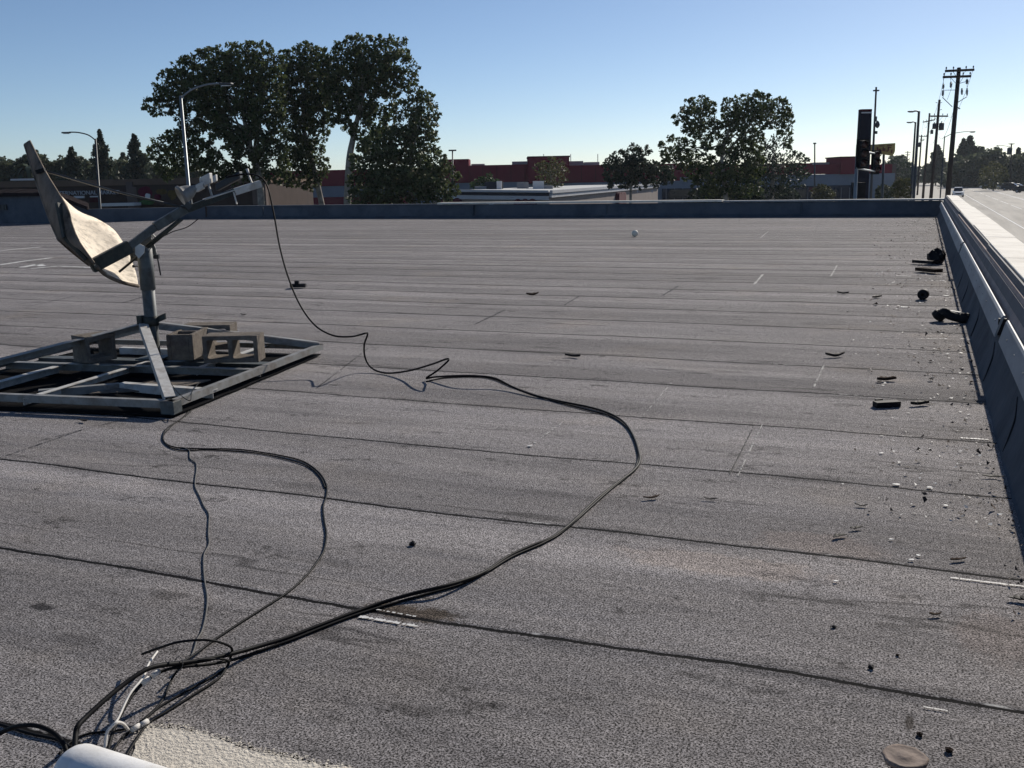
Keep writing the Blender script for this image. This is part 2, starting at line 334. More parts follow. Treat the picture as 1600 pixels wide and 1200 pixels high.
def lettering(name, text, m, parent, origin, xdir, size, depth=.04, align='CENTER', stretch=1.0):
    cu = bpy.data.curves.new(name, 'FONT'); cu.body = text; cu.size = size; cu.extrude = depth; cu.align_x = align; cu.align_y = 'CENTER'
    to = bpy.data.objects.new(name+'_tmp', cu); COL.objects.link(to)
    bpy.context.view_layer.update(); dg = bpy.context.evaluated_depsgraph_get()
    me = bpy.data.meshes.new_from_object(to.evaluated_get(dg)); bpy.data.objects.remove(to); me.name = name
    xd = Vector(xdir).normalized(); zd = Vector((0, 0, 1)); nd = xd.cross(zd)
    off = _org(parent)
    for v in me.vertices:
        c = v.co; v.co = Vector(origin)+xd*c.x*stretch+zd*c.y+nd*c.z-off
    me.materials.clear(); me.materials.append(M[m]); me.update()
    o = bpy.data.objects.new(name, me); COL.objects.link(o); o.parent = parent; ORG[o.name] = tuple(off); return o

# ---------------------------------------------------------------- setting: ground, road, roof
def sheet(name, x0, x1, y0, y1, z, m, nx=1, ny=1):
    mb = MB(); mb.grid([[(x0+(x1-x0)*j/nx, y0+(y1-y0)*i/ny, z) for j in range(nx+1)] for i in range(ny+1)])
    return tag(mb.build(name, m), kind='structure')
sheet('ground', -1600, 1600, -200, 3000, G-.12, 'asphalt')
sheet('road', 3.2, 20.5, -20, 900, G-.116, 'road')
def slab(name, x0, x1, y0, y1, m):
    mb = MB(); mb.box(((x0+x1)/2, (y0+y1)/2, G-.06), (x1-x0, y1-y0, .12)); return tag(mb.build(name, m), kind='structure')
slab('sidewalk', 1.25, 3.2, -20, 46, 'concrete')
slab('sidewalk', -2.2, 3.2, 62, 700, 'concrete')
slab('sidewalk', 20.5, 23.5, 40, 170, 'concrete')
slab('sidewalk', 20.5, 23.5, 186, 700, 'concrete')
mb = MB()
for x in (7.55, 14.4, 14.75):
    mb.add([(x, 60, G-.112), (x+.15, 60, G-.112), (x+.15, 640, G-.112), (x, 640, G-.112)], [(0, 1, 2, 3)])
for x in (10.9, 17.6):
    y = 50
    while y < 500:
        mb.add([(x, y, G-.112), (x+.15, y, G-.112), (x+.15, y+16, G-.112), (x, y+16, G-.112)], [(0, 1, 2, 3)]); y += 21
tag(mb.build('road_markings', 'line_white'), kind='structure')

mb = MB()
mb.grid([[(-40+(40.56)*j/8, -6+(43)*i/8, 0) for j in range(9)] for i in range(9)])
tag(mb.build('roof', 'roofing'), kind='structure')
# end laps of the rolls: short cross seams
def flatpoly(mb, pts, z): mb.add([Vector((p[0], p[1], z)) for p in pts], [tuple(range(len(pts)))])
def ragged_strip(mb, a, b, w, z, n=40, keep=1.0, jit=.5):
    a, b = Vector(a), Vector(b); d = (b-a); s = Vector((-d.y, d.x, 0)).normalized(); prev = None
    for i in range(n+1):
        p = a+d*(i/n); w2 = w*(1-jit+2*jit*random.random())
        cur = (p-s*w2*random.uniform(.3, .6), p+s*w2*random.uniform(.3, .6))
        if prev and random.random() < keep:
            flatpoly(mb, [prev[0], cur[0], cur[1], prev[1]], z)
        prev = cur
mb = MB()
for a, b, w, kp in [((1191, 664), (1153, 744), .008, .6), ((1287, 572), (1272, 605), .014, .6), ((1192, 429), (1178, 445), .03, .9), ((1308, 415), (1298, 432), .02, .7),
                    ((1050, 598), (1005, 650), .008, .5), ((880, 660), (822, 702), .010, .35), ((1200, 362), (1188, 372), .03, .7)]:
    ragged_strip(mb, pz(*a), pz(*b), w, .004, 40, kp)
tag(mb.build('pale_seam_edges', 'lap_pale'), kind='structure')
mb = MB()
for a, b, w in [((575, 545), (495, 607), .008), ((790, 484), (742, 507), .016), ((128, 672), (0, 716), .007), ((255, 640), (60, 690), .006), ((1175, 672), (1140, 742), .008), ((905, 463), (880, 478), .02), ((230, 462), (190, 474), .02), ((120, 462), (40, 480), .015), ((1060, 447), (1035, 462), .03)]:
    ragged_strip(mb, pz(*a), pz(*b), w, .0035, 40, .9)
tag(mb.build('dark_seam_edges', 'cable_black'), kind='structure')
# white roof coating on the lower left and bright paint streaks further off
def blob_sheet(name, pts, m, z=.004, sub=6, jit=.006):
    p = smooth_path(pts+[pts[0]], sub)[:-1]; p = [Vector((q.x+random.uniform(-jit, jit), q.y+random.uniform(-jit, jit), z)) for q in p]
    b = MB(); b.add(p, [tuple(range(len(p)))]); return tag(b.build(name, m), kind='structure')
dm('white_coating', (.60, .55, .47), .85, 0, .28, 90, bump=.9, bscale=110, dirt=(.36, .33, .29), dirt_amt=.5, dirt_scale=30)
blob_sheet('white_coating_patch', [pz(*p) for p in [(212, 1160), (228, 1138), (262, 1138), (300, 1143), (345, 1156), (390, 1172), (440, 1183), (490, 1194), (560, 1210), (560, 1300), (380, 1330), (200, 1260)]], 'white_coating')
mb = MB()
fr_ = [(212, 1160), (228, 1138), (262, 1138), (300, 1143), (345, 1156), (390, 1172), (440, 1183), (490, 1194), (560, 1210)]
for i in range(420):
    t_ = random.random()*(len(fr_)-1); a_ = int(t_); f_ = t_-a_; x_ = fr_[a_][0]+(fr_[a_+1][0]-fr_[a_][0])*f_; y_ = fr_[a_][1]+(fr_[a_+1][1]-fr_[a_][1])*f_
    c = pz(x_+random.gauss(0, 4), y_-abs(random.gauss(0, 5))+2, 0); r_ = random.uniform(.002, .006)
    flatpoly(mb, [c+Vector((math.cos(q_)*r_*random.uniform(.5, 1.2), math.sin(q_)*r_*random.uniform(.5, 1.2), 0)) for q_ in [0, 1.2, 2.4, 3.7, 5]], .0045)
tag(mb.build('coating_spatter', 'white_coating'), kind='structure')
mb = MB()
for pts, w in [([(0, 392), (30, 389), (64, 386)], .11), ([(0, 414), (40, 408), (80, 403)], .12), ([(34, 418), (60, 413), (66, 416)], .16), ([(48, 420), (90, 416), (140, 418), (200, 420)], .10)]:
    for a, b in zip(pts[:-1], pts[1:]): ragged_strip(mb, pz(*a), pz(*b), w, .004, 24, .95, .3)
tag(mb.build('white_paint_streaks', 'chip'), kind='structure')
mb = MB()
ragged_strip(mb, pz(562, 965), pz(652, 980), .014, .005, 40, .9, .6); ragged_strip(mb, pz(583, 953), pz(650, 965), .007, .005, 40, .8, .6)
ragged_strip(mb, pz(1485, 904), pz(1600, 918), .010, .005, 60, .95, .4); ragged_strip(mb, pz(1440, 1106), pz(1482, 1113), .006, .005, 30, .8, .5)
ragged_strip(mb, pz(1500, 685), pz(1545, 688), .02, .005, 40, .85, .6); ragged_strip(mb, pz(1410, 682), pz(1425, 683), .008, .005, 30, .5, .6)
ragged_strip(mb, pz(1400, 431), pz(1424, 432), .04, .005, 40, .85, .5); ragged_strip(mb, pz(1435, 530), pz(1475, 530), .018, .005, 40, .7, .6); ragged_strip(mb, pz(1500, 530), pz(1518, 531), .02, .005, 40, .9, .4)
tag(mb.build('bare_seam_streaks', 'chip'), kind='structure')

# ---------------------------------------------------------------- parapets
par = thing('parapet_wall', (.8, 16, 0), 'low brown parapet wall with white coping beside the street, right edge of the roof', 'parapet')
def extr(mb, prof, y0, y1, n=1, wob=0.0):
    """closed profile (x,z) swept along y"""
    k = len(prof); vs = []
    for i in range(n+1):
        y = y0+(y1-y0)*i/n
        for (x, z) in prof: vs.append((x+(random.uniform(-wob, wob) if i not in (0,) else 0), y, z))
    fs = [(i*k+j, i*k+(j+1) % k, (i+1)*k+(j+1) % k, (i+1)*k+j) for i in range(n) for j in range(k)]
    fs += [tuple(reversed(range(k))), tuple(range(n*k, n*k+k))]
    mb.add(vs, fs)
mb = MB(); extr(mb, [(.46, -.01), (.475, .012), (.53, .17), (.575, .33), (.598, .33), (.598, -.01)], -5, 36.95, 130, .006); mb.build('membrane_flashing', 'flashing', par)
mb = MB(); extr(mb, [(.60, G), (.603, .42), (.650, .52), (.675, .64), (1.02, .64), (1.02, G)], -5, 37.0); mb.build('wall', 'wall_brown', par)
mb = MB(); extr(mb, [(.638, .52), (.66, .60), (.672, .60), (.65, .52)], -5, 37.0); mb.build('trim_board', 'coping_dark', par)
# sheet-metal counterflashing in overlapping lengths, some sprung away from the wall
for y0, y1, ex, dz in [(-5, 7.75, .0, -.01), (7.85, 15.8, .022, .01), (15.9, 36.9, .035, .02)]:
    mb = MB()
    pf = [(.555-ex, .315+dz), (.592-ex, .455+dz), (.602-ex*.8, .470+dz), (.612-ex*.8, .470+dz), (.612-ex*.8, .452+dz), (.606-ex*.9, .450+dz), (.567-ex, .315+dz)]
    mb.add([(x, y0, z) for x, z in pf]+[(x, y1, z) for x, z in pf],
           [(0, 1, 8, 7), (1, 2, 9, 8), (2, 3, 10, 9), (3, 4, 11, 10), (4, 5, 12, 11), (5, 6, 13, 12), (6, 0, 7, 13), (6, 5, 4, 3, 2, 1, 0), (7, 8, 9, 10, 11, 12, 13)])
    yy = y0+.3
    while yy < y1-.1:
        mb.box((.578-ex, yy, .392+dz), (.012, .016, .016)); yy += .6
    mb.build('counterflashing', 'sheet_metal', par)
    if ex:   # dark gap behind the sprung end, closed by a cleat
        mb = MB(); mb.box((.592-ex*.5, y0+.03, .385+dz), (.04+ex*.6, .04, .12)); mb.build('end_cleat', 'black_rubber', par)
ys = [-5, 2.5, 7.4, 10.3, 13.6, 16.6, 20.6, 25.4, 30.5, 37.3]
for a, b in zip(ys[:-1], ys[1:]):
    w = random.uniform(-.010, .010)-.075; x1 = 1.075+random.uniform(-.01, .02)
    mb = MB(); z = .70+random.uniform(-.004, .004)
    mb.hexa([(.80+w, a+.012, .645), (x1, a+.012, .645), (x1, b-.012, .645), (.80+w, b-.012, .645), (.80+w, a+.012, z), (x1, a+.012, z-.01), (x1, b-.012, z-.01), (.80+w, b-.012, z)])
    mb.build('coping_slab', 'coping_white', par, .006)
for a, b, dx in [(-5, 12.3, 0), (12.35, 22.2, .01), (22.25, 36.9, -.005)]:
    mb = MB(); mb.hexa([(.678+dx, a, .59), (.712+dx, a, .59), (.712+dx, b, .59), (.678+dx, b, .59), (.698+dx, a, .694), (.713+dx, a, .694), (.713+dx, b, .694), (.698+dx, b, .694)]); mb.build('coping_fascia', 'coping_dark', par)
for a, b in [(15.8, 21.0), (11.2, 12.25), (22.0, 26.0)]:
    mb = MB(); mb.beam((.676, a, .604), (.676, b, .604), .02, .012); mb.build('lit_gap_strip', 'galv_pale', par)  # pale bars painting the sunlit gaps along the coping fascia
for px_, py_ in [(1518, 445), (1524, 468), (1535, 520), (1545, 590), (1575, 700)]:   # curled membrane laps
    a = pz(px_-16, py_+6, .02); y = a.y
    mb = MB(); mb.tube(smooth_path([(.478, y, .022), (.50, y+.02, .095), (.532, y+.12, .185), (.555, y+.34, .255)]), .006, 6); mb.build('membrane_lap', 'black_rubber', par)

far = thing('parapet_wall', (-14, 37.2, 0), 'low blue-grey parapet wall with pale metal coping along the far edge of the roof', 'parapet')
mb = MB(); extr2 = [(-30.3, 37.3), (-24, 37.25), (-15, 37.0), (-6, 37.0), (.62, 37.0)]
def wallrun(mb, line, z0, z1, th, lean=0.0):
    for (a, b) in zip(line[:-1], line[1:]):
        d = Vector((b[0]-a[0], b[1]-a[1], 0)).normalized(); nrm = Vector((-d.y, d.x, 0))*th
        A, B = Vector((a[0], a[1], 0)), Vector((b[0], b[1], 0)); l = nrm.normalized()*lean
        mb.hexa([A+Vector((0, 0, z0)), B+Vector((0, 0, z0)), B+nrm+Vector((0, 0, z0)), A+nrm+Vector((0, 0, z0)), A+l+Vector((0, 0, z1)), B+l+Vector((0, 0, z1)), B+nrm+Vector((0, 0, z1)), A+nrm+Vector((0, 0, z1))])
wallrun(mb, extr2, -.3, .52, .35, .10); mb.build('wall', 'parapet_blue', far)
mb = MB(); wallrun(mb, [(p[0], p[1]-.16) for p in extr2], -.02, .10, .2, .14); mb.build('cant_flashing', 'flashing', far)
mb = MB(); wallrun(mb, [(-18.4, 37.05), (-6.8, 37.0)], .56, .63, .5); mb.build('coping_slab', 'coping_white', far)  # white stretch: sunlit edge of the metal coping painted as colour
mb = MB(); wallrun(mb, [(-30.3, 37.35), (-24, 37.3), (-18.45, 37.15)], .525, .575, .45); mb.build('coping_slab', 'parapet_blue', far)
mb = MB(); wallrun(mb, [(-6.75, 37.0), (.70, 37.0)], .54, .595, .45); mb.build('coping_slab', 'sheet_metal', far)
for x in (-16.8, -11.2, -4.0, -27):
    mb = MB(); mb.box((x, 37.06, .30), (.05, .06, .46)); mb.build('lap_strip', 'flashing', far)

lp = [Vector((-30.3, 37.25, 0)), Vector((-33.75, 33.75, 0)), Vector((-34.9, 32.8, 0)), Vector((-38.5, 32.75, 0)), Vector((-48, 32.7, 0))]
ms = thing('parapet_wall', lp[2], 'tall blue-grey parapet with a dark tile eave, far left corner of the roof', 'parapet')
mb = MB()
L2 = [(p.x, p.y) for p in lp][::-1]
def ztop(p, px_, py_):
    d = (RW.transposed() @ (p-CAM)).z; return zrow(px_, py_, d)
zt = [1.22, 1.22, 1.22, .58, .55]
Lh = [Vector((p[0], p[1], 0)) for p in L2]
for i in range(4):
    a, b = Lh[i], Lh[i+1]; d = (b-a).normalized(); n = Vector((-d.y, d.x, 0))*.4
    u = lambda v, z: v+Vector((0, 0, z))
    mb.hexa([u(a, -.3), u(b, -.3), u(b+n, -.3), u(a+n, -.3), u(a, zt[i]), u(b, zt[i+1]), u(b+n, zt[i+1]), u(a+n, zt[i])])
mb.build('wall', 'parapet_blue', ms)
mb = MB()
for i in range(3):
    a, b = Lh[i], Lh[i+1]; d = (b-a).normalized(); n = Vector((-d.y, d.x, 0)); L_ = (b-a).length; k = max(3, int(L_/.22))
    for q in range(k):
        t0, t1 = q/k, (q+1)/k; p0, p1 = a.lerp(b, t0), a.lerp(b, t1); z0 = zt[i]+(zt[i+1]-zt[i])*t0; z1 = zt[i]+(zt[i+1]-zt[i])*t1
        h = .15+.05*random.random()
        mb.hexa([u(p0-n*.22, z0-.03), u(p1-n*.22, z1-.03), u(p1+n*.5, z1+.005), u(p0+n*.5, z0+.005), u(p0-n*.18, z0+h*.7), u(p1-n*.18, z1+h*.7), u(p1+n*.5, z1+h+.1), u(p0+n*.5, z0+h+.1)])
mb.build('tile_eave', 'tile_dark', ms)
vp = pz(30, 356, 0); a, b = Lh[1], Lh[0]; d = (a-b).normalized(); n = Vector((-d.y, d.x, 0))
mb = MB(); c = Vector((-37.6, 32.72, .72)); mb.box(c, (.42, .06, .24), d, n)
for q in (-.1, .1): mb.box(c+d*q-n*.04, (.012, .04, .24), d, n)
mb.build('wall_vent', 'steel_dark', ms)

# ---------------------------------------------------------------- satellite dish on its ballast frame
MAST = Vector((-5.91, 6.47, 0)); DM = 8.366
dish = thing('satellite_dish', MAST, 'large weathered satellite dish with a bent reflector on a square metal ballast frame', 'satellite dish')
def q(px, py, dd=0.0): return pd(px, py, DM+dd)
# reflector: warped shell, near rim / spine / far rim per row (top to bottom)
rows = [[(44, 219, -.10), (43, 222, 0), (47, 220, .12)], [(57, 246, -.20), (50, 254, 0), (56, 245, .26)], [(72, 270, -.30), (62, 290, 0), (70, 270, .38)],
        [(89, 299, -.40), (78, 325, 0), (92, 302, .50)], [(104, 323, -.47), (98, 350, .02), (122, 329, .58)], [(112, 350, -.52), (122, 372, .04), (150, 341, .64)],
        [(124, 378, -.55), (146, 396, .05), (176, 357, .62)], [(140, 402, -.52), (165, 414, .06), (192, 378, .54)], [(152, 416, -.46), (182, 424, .05), (204, 402, .42)], [(172, 431, -.30), (196, 435, .0), (213, 428, .22)], [(205, 444, -.08), (210, 445, .0), (216, 445, .08)]]
R3 = []
for r in rows:
    a, b, c = [q(*p) for p in r]; line = []
    for k in range(11):
        t = k/10; line.append((1-t)*(1-2*t)*a + 4*t*(1-t)*b + t*(2*t-1)*c)
    R3.append(line)
R4 = [smooth_path([R3[i][k] for i in range(len(R3))], 4) for k in range(11)]
R4 = [list(x) for x in zip(*R4)]
back = (q(120, 420, .0)-q(160, 360, 0)).normalized()
mb = MB(); mb.grid(R4, .012, back); refl = mb.build('reflector', 'dish_face', dish)
# folded side skirt of the reflector, seen in shade from outside
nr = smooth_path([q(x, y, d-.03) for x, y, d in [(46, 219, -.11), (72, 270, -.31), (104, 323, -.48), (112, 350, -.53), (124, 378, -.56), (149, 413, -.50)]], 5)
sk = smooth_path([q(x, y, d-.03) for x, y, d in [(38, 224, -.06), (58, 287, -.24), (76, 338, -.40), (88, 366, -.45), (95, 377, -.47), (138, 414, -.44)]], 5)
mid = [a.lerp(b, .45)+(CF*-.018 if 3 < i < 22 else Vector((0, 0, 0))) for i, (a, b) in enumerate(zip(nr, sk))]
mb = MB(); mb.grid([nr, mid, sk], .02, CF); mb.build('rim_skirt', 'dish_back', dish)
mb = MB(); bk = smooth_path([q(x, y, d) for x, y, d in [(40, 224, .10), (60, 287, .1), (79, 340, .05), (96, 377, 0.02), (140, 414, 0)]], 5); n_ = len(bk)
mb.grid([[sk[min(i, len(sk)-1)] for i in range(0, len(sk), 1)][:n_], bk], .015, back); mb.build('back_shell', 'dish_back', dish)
mb = MB(); mb.tube(smooth_path([q(x, y, d) for x, y, d in [(150, 416, -.48), (166, 430, -.32), (190, 441, -.18), (216, 447, .03)]], 6), .016, 8); mb.build('rim_edge', 'dish_back', dish)
for (x, y, dd) in [(64, 262, -.34)]:
    mb = MB(); mb.beam(q(57, 269, -.33), q(70, 265, -.33), .03, .03); mb.build('rim_clip', 'black_rubber', dish)
mb = MB(); mb.beam(q(92, 318, -.50), q(103, 372, -.545), .03, .05, (0, -1, 0)); mb.beam(q(103, 372, -.545), q(136, 405, -.53), .03, .035, (0, -1, 0)); mb.build('rim_brace', 'boom_paint', dish)
# boom
def dq(px): return -.42+(px-150)/(408-150)*.62
mb = MB(); mb.beam(q(142, 417, dq(142)), q(203, 385, dq(203)), .085, .105); mb.build('boom_sleeve', 'boom_paint', dish, .008)
mb = MB(); mb.beam(q(198, 388, dq(198)), q(242, 355, dq(242)), .05, .06); mb.beam(q(242, 355, dq(242)), q(290, 326, dq(290)), .06, .075); bm_ = mb.build('boom', 'mast_paint', dish, .006)
mb = MB(); mb.beam(q(283, 331, dq(283)), q(366, 299, dq(366)), .05, .055); mb.build('boom_channel', 'boom_paint', dish, .004)
mb = MB(); mb.beam(q(318, 312, dq(318)), q(406, 284, dq(406)), .07, .012); mb.beam(q(366, 300, dq(366)), q(407, 287, dq(406)), .055, .06); mb.build('boom_end', 'galv_pale', dish, .003)
mb = MB(); mb.tube([q(186, 425, -.2), q(285, 343, dq(285)-.03)], .010, 8); mb.tube([q(228, 385, -.2), q(282, 342, dq(280)-.05)], .012, 8); mb.build('lower_strut', 'boom_paint', dish)
mb = MB(); mb.tube([q(67, 266, -.3), q(180, 299, -.2), q(290, 325, dq(290)-.04)], .009, 8); mb.build('stay_rod', 'steel_dark', dish)
mb = MB(); mb.tube(smooth_path([q(250, 372, -.1), q(270, 362, -.06), q(292, 355, 0), (q(310, 342, 0))]), .004, 6); mb.build('feed_wire', 'cable_black', dish)
# feed horn facing the reflector
h0, h1 = q(283, 306, dq(290)-.02), q(312, 291, dq(310)); ax = (h1-h0)
mb = MB(); mb.lathe(h0, [(.078, -.01), (.086, .0), (.088, .012), (.072, .02), (.066, .05), (.052, .09), (.036, .115), (.027, .14), (.027, .21)], 20, ax); mb.lathe(h0, [(.0, .05), (.03, .045), (.05, .02), (.078, -.01)], 20, ax)
fh = mb.build('feed_horn', 'galv', dish)
mb = MB(); mb.box(q(313, 292, dq(310)), (.07, .055, .06), ax.normalized(), CF); mb.build('feed_flange', 'galv_pale', fh, .004)
mb = MB(); mb.box(q(322, 282, dq(322)+.02), (.10, .08, .085), ax.normalized(), CF); mb.box(q(336, 279, dq(334)+.02), (.035, .05, .055), ax.normalized(), CF); cv = mb.build('signal_converter', 'galv_pale', dish, .006)
mb = MB(); mb.beam(q(326, 288, dq(326)), q(331, 306, dq(331)), .012, .03, CF); mb.build('bracket', 'galv', cv)
mb = MB(); mb.box(q(358, 283, dq(358)+.03), (.24, .09, .06), ax.normalized(), CF); mb.build('amplifier', 'steel_dark', dish, .008)
mb = MB(); mb.beam(q(388, 272, dq(388)), q(394, 287, dq(394)), .012, .025, CF); mb.tube([q(386, 264, dq(388)), q(389, 274, dq(388))], .012, 8, True, .008); mb.build('end_bracket', 'galv_pale', dish)
mb = MB(); mb.beam(q(297, 300, dq(297)), q(300, 322, dq(300)), .01, .03, CF); mb.beam(q(290, 318, dq(290)-.04), q(298, 325, dq(298)-.04), .04, .05); mb.build('horn_bracket', 'steel_dark', dish)
mb = MB(); mb.beam(q(365, 300, dq(366)-.04), q(370, 319, dq(370)-.04), .008, .02, CF); mb.build('hanging_strap', 'galv_pale', dish)
# mount head and mast
top = MAST+Vector((0, 0, 1.02)); T0 = Vector((0, 0, 1))
mb = MB(); mb.lathe(MAST, [(.052, .02), (.052, .88), (.0, .88)], 20); mast = mb.build('mast', 'mast_paint', dish)
mb = MB(); mb.lathe(MAST, [(.054, .66), (.061, .665), (.061, 1.0), (.052, 1.005), (.0, 1.005)], 20); mb.build('mount_sleeve', 'mast_paint', dish)
mb = MB()
for (x, y) in [(210, 398), (209, 407), (212, 416)]:
    p = q(x, y, -.02); mb.tube([p-CR*.02, p+CR*.16], .006, 6); mb.lathe(p-CR*.02, [(.0, -.006), (.012, -.006), (.012, .008), (0, .008)], 6, CR)
mb.build('clamp_bolts', 'steel_dark', dish)
mb = MB()
for dd in (-.10, .085):
    poly = [q(206, 378, dd), q(240, 352, dd), (q(236, 372, dd)), q(243, 388, dd), q(244, 398, dd), q(222, 402, dd), q(208, 402, dd)]
    mb.prism(poly, CF*.008)
mb.build('mount_bracket', 'mast_paint', dish)
mb = MB(); mb.box(q(223, 394, -.01), (.17, .14, .12), CR, CF); mb.box(q(226, 380, -.02), (.12, .13, .10), (CR+Vector((0, 0, .6))).normalized(), CF); mb.build('mount_head', 'boom_paint', dish, .008)
mb = MB(); mb.prism([q(218, 381, -.29), q(226, 385, -.29), q(225, 395, -.29), q(217, 404, -.29), q(211, 397, -.29), q(211, 386, -.29)], CF*.008); mb.build('tilt_plate', 'galv_pale', dish)
mb = MB(); mb.tube([q(238, 374, -.06), q(246, 402, -.06), q(251, 430, -.06)], .007, 6); mb.box(q(245, 401, -.06), (.04, .03, .035), CR, CF); mb.beam(q(224, 405, -.07), q(247, 400, -.06), .03, .02); mb.beam(q(224, 410, -.07), q(240, 412, -.06), .02, .015); mb.build('adjusting_rod', 'steel_dark', dish)
for (x, y) in [(221, 376), (205, 383), (237, 363)]:
    mb = MB(); p = q(x, y, -.1); mb.tube([p-CR*.012+Vector((0, 0, -.02)), p+CR*.01+Vector((0, 0, .05))], .005, 6); mb.build('bolt', 'galv', dish)
mb = MB(); mb.tube([q(234, 362, -.11), q(246, 375, -.11)], .009, 6); mb.build('clamp_rod', 'galv_pale', dish)
# ballast frame
e1 = Vector((-.139, .990, 0)); e2 = Vector((-.990, -.139, 0)); zt_ = .105
NE = pz(271, 640, .05); NE.z = 0; S = 2.34
NC, RC = NE.copy(), NE+e1*S; LC, BC = NE+e2*S, NE+e1*S+e2*S
def rail(p, q_, flip, m='galv', z=zt_, w=.046, nm='frame_rail'):
    b = MB(); b.angle(p+Vector((0, 0, z)), q_+Vector((0, 0, z)), w, .006, (0, 0, 1), flip); return b.build(nm, m, dish)
rail(NC, RC, -1); rail(LC, NC, -1); rail(BC, LC, -1); rail(RC, BC, -1)
h = S/2
rail(NC+e1*h*1.02, LC+e1*h*1.02, -1, 'galv', .10, .06); rail(NC+e2*h, BC.lerp(RC, .5), 1, 'galv_pale', .085)  # inner rails in paler metal: their sunlit tops put into the colour
rail(NC+e2*h*.5+e1*h*1.05, RC+e2*h*.5, 1, 'galv_pale', .085, .06); rail(NC+e2*h*1.55+e1*.05, NC+e2*h*1.55+e1*h, 1, 'galv_pale', .085, .06)
rail(NC+e1*h*.42, NC+e2*h*.72+e1*h*.52, 1, 'galv_pale', .075, .06); rail(NC+e2*h*.72+e1*h*.52, NC+e2*h*1.1+e1*h*.25, 1, 'galv', .07, .06)
rail(RC+e2*h*.95+e1*-.32, RC+e2*h*1.6+e1*-.28, 1, 'galv_pale', .075, .06)
colr = MAST+Vector((0, 0, .385))
for tgt, off, w, m in [(NC+(e1+e2)*.05, Vector((-.03, -.06, 0)), .07, 'galv_pale'), (RC+(e2-e1)*.03, Vector((.05, .03, .0)), .075, 'galv'), (LC+(e1-e2)*.05, Vector((-.06, -.02, 0)), .085, 'galv'), (BC-(e1+e2)*.05, Vector((-.02, .06, 0)), .075, 'galv')]:  # near strut is paler: sunlight on it painted as lighter metal
    b = MB(); p0 = colr+off; p1 = tgt+Vector((0, 0, zt_+.02)); dvec = (p1-p0).normalized(); sd = dvec.cross(Vector((0, 0, 1))).normalized()
    b.beam(p0, p1, w, .006); b.beam(p0+sd*(w/2)-Vector((0, 0, .03)), p1+sd*(w/2)-Vector((0, 0, .03)), .006, .05)
    st = b.build('mast_strut', m, dish)
mb = MB(); mb.lathe(MAST, [(.052, .36), (.066, .362), (.066, .44), (.052, .442)], 16); mb.box(colr+Vector((.09, .02, .04)), (.09, .012, .05), (1, .2, .4)); mb.box(colr+Vector((-.06, -.05, .03)), (.05, .05, .07)); mb.build('strut_collar', 'boom_paint', dish)
mb = MB(); mb.box(NC+(e1+e2)*.045+Vector((0, 0, .05)), (.1, .1, .1), e1, e2); mb.box(NC+(e1*.1+e2*.14)+Vector((0, 0, .07)), (.14, .05, .006), e2, e1); mb.build('corner_gusset', 'mast_paint', dish, .003)
mb = MB(); mb.box(MAST+Vector((0, 0, .09)), (.22, .22, .012), e1, e2); mb.box(MAST+Vector((0, 0, .045)), (.12, 2.2, .05), e1, e2); mb.build('base_plate', 'mast_paint', dish)
# black walk-mat under the frame
mb = MB(); o = MB()
pp = [NC+e1*-.04+e2*-.02, RC+e1*-.02+e2*.02, BC+e2*.05, LC+e2*.1+e1*-.06]
n_ = 14; rowsm = []
for i in range(n_+1):
    rowsm.append([pp[0].lerp(pp[1], i/n_).lerp(pp[3].lerp(pp[2], i/n_), j/n_)+Vector((0, 0, .012+.012*random.random())) for j in range(n_+1)])
mb.grid(rowsm, .010, (0, 0, -1)); tag(mb.build('rubber_mat', 'mat_black'), 'black rubber mat lying under the satellite dish frame', 'mat')
mb = MB(); c = NC+e1*.75+e2*.62
mb.add([(c+e2*.35+e1*-.32+Vector((0, 0, .035))), c+e2*-.2+e1*-.05+Vector((0, 0, .03)), c+e2*-.32+e1*.22+Vector((0, 0, .05)), c+e2*.1+e1*.1+Vector((0, 0, .05))], [(0, 1, 2, 3)])
mb.v += [tuple(Vector(v)+Vector((0, 0, -.008))) for v in mb.v]; mb.f += [(7, 6, 5, 4), (0, 3, 7, 4), (0, 4, 5, 1), (1, 5, 6, 2), (2, 6, 7, 3)]; mb.smooth += [False]*5
tag(mb.build('loose_slate', 'cmu'), 'broken grey slate lying flat inside the dish frame', 'slate')

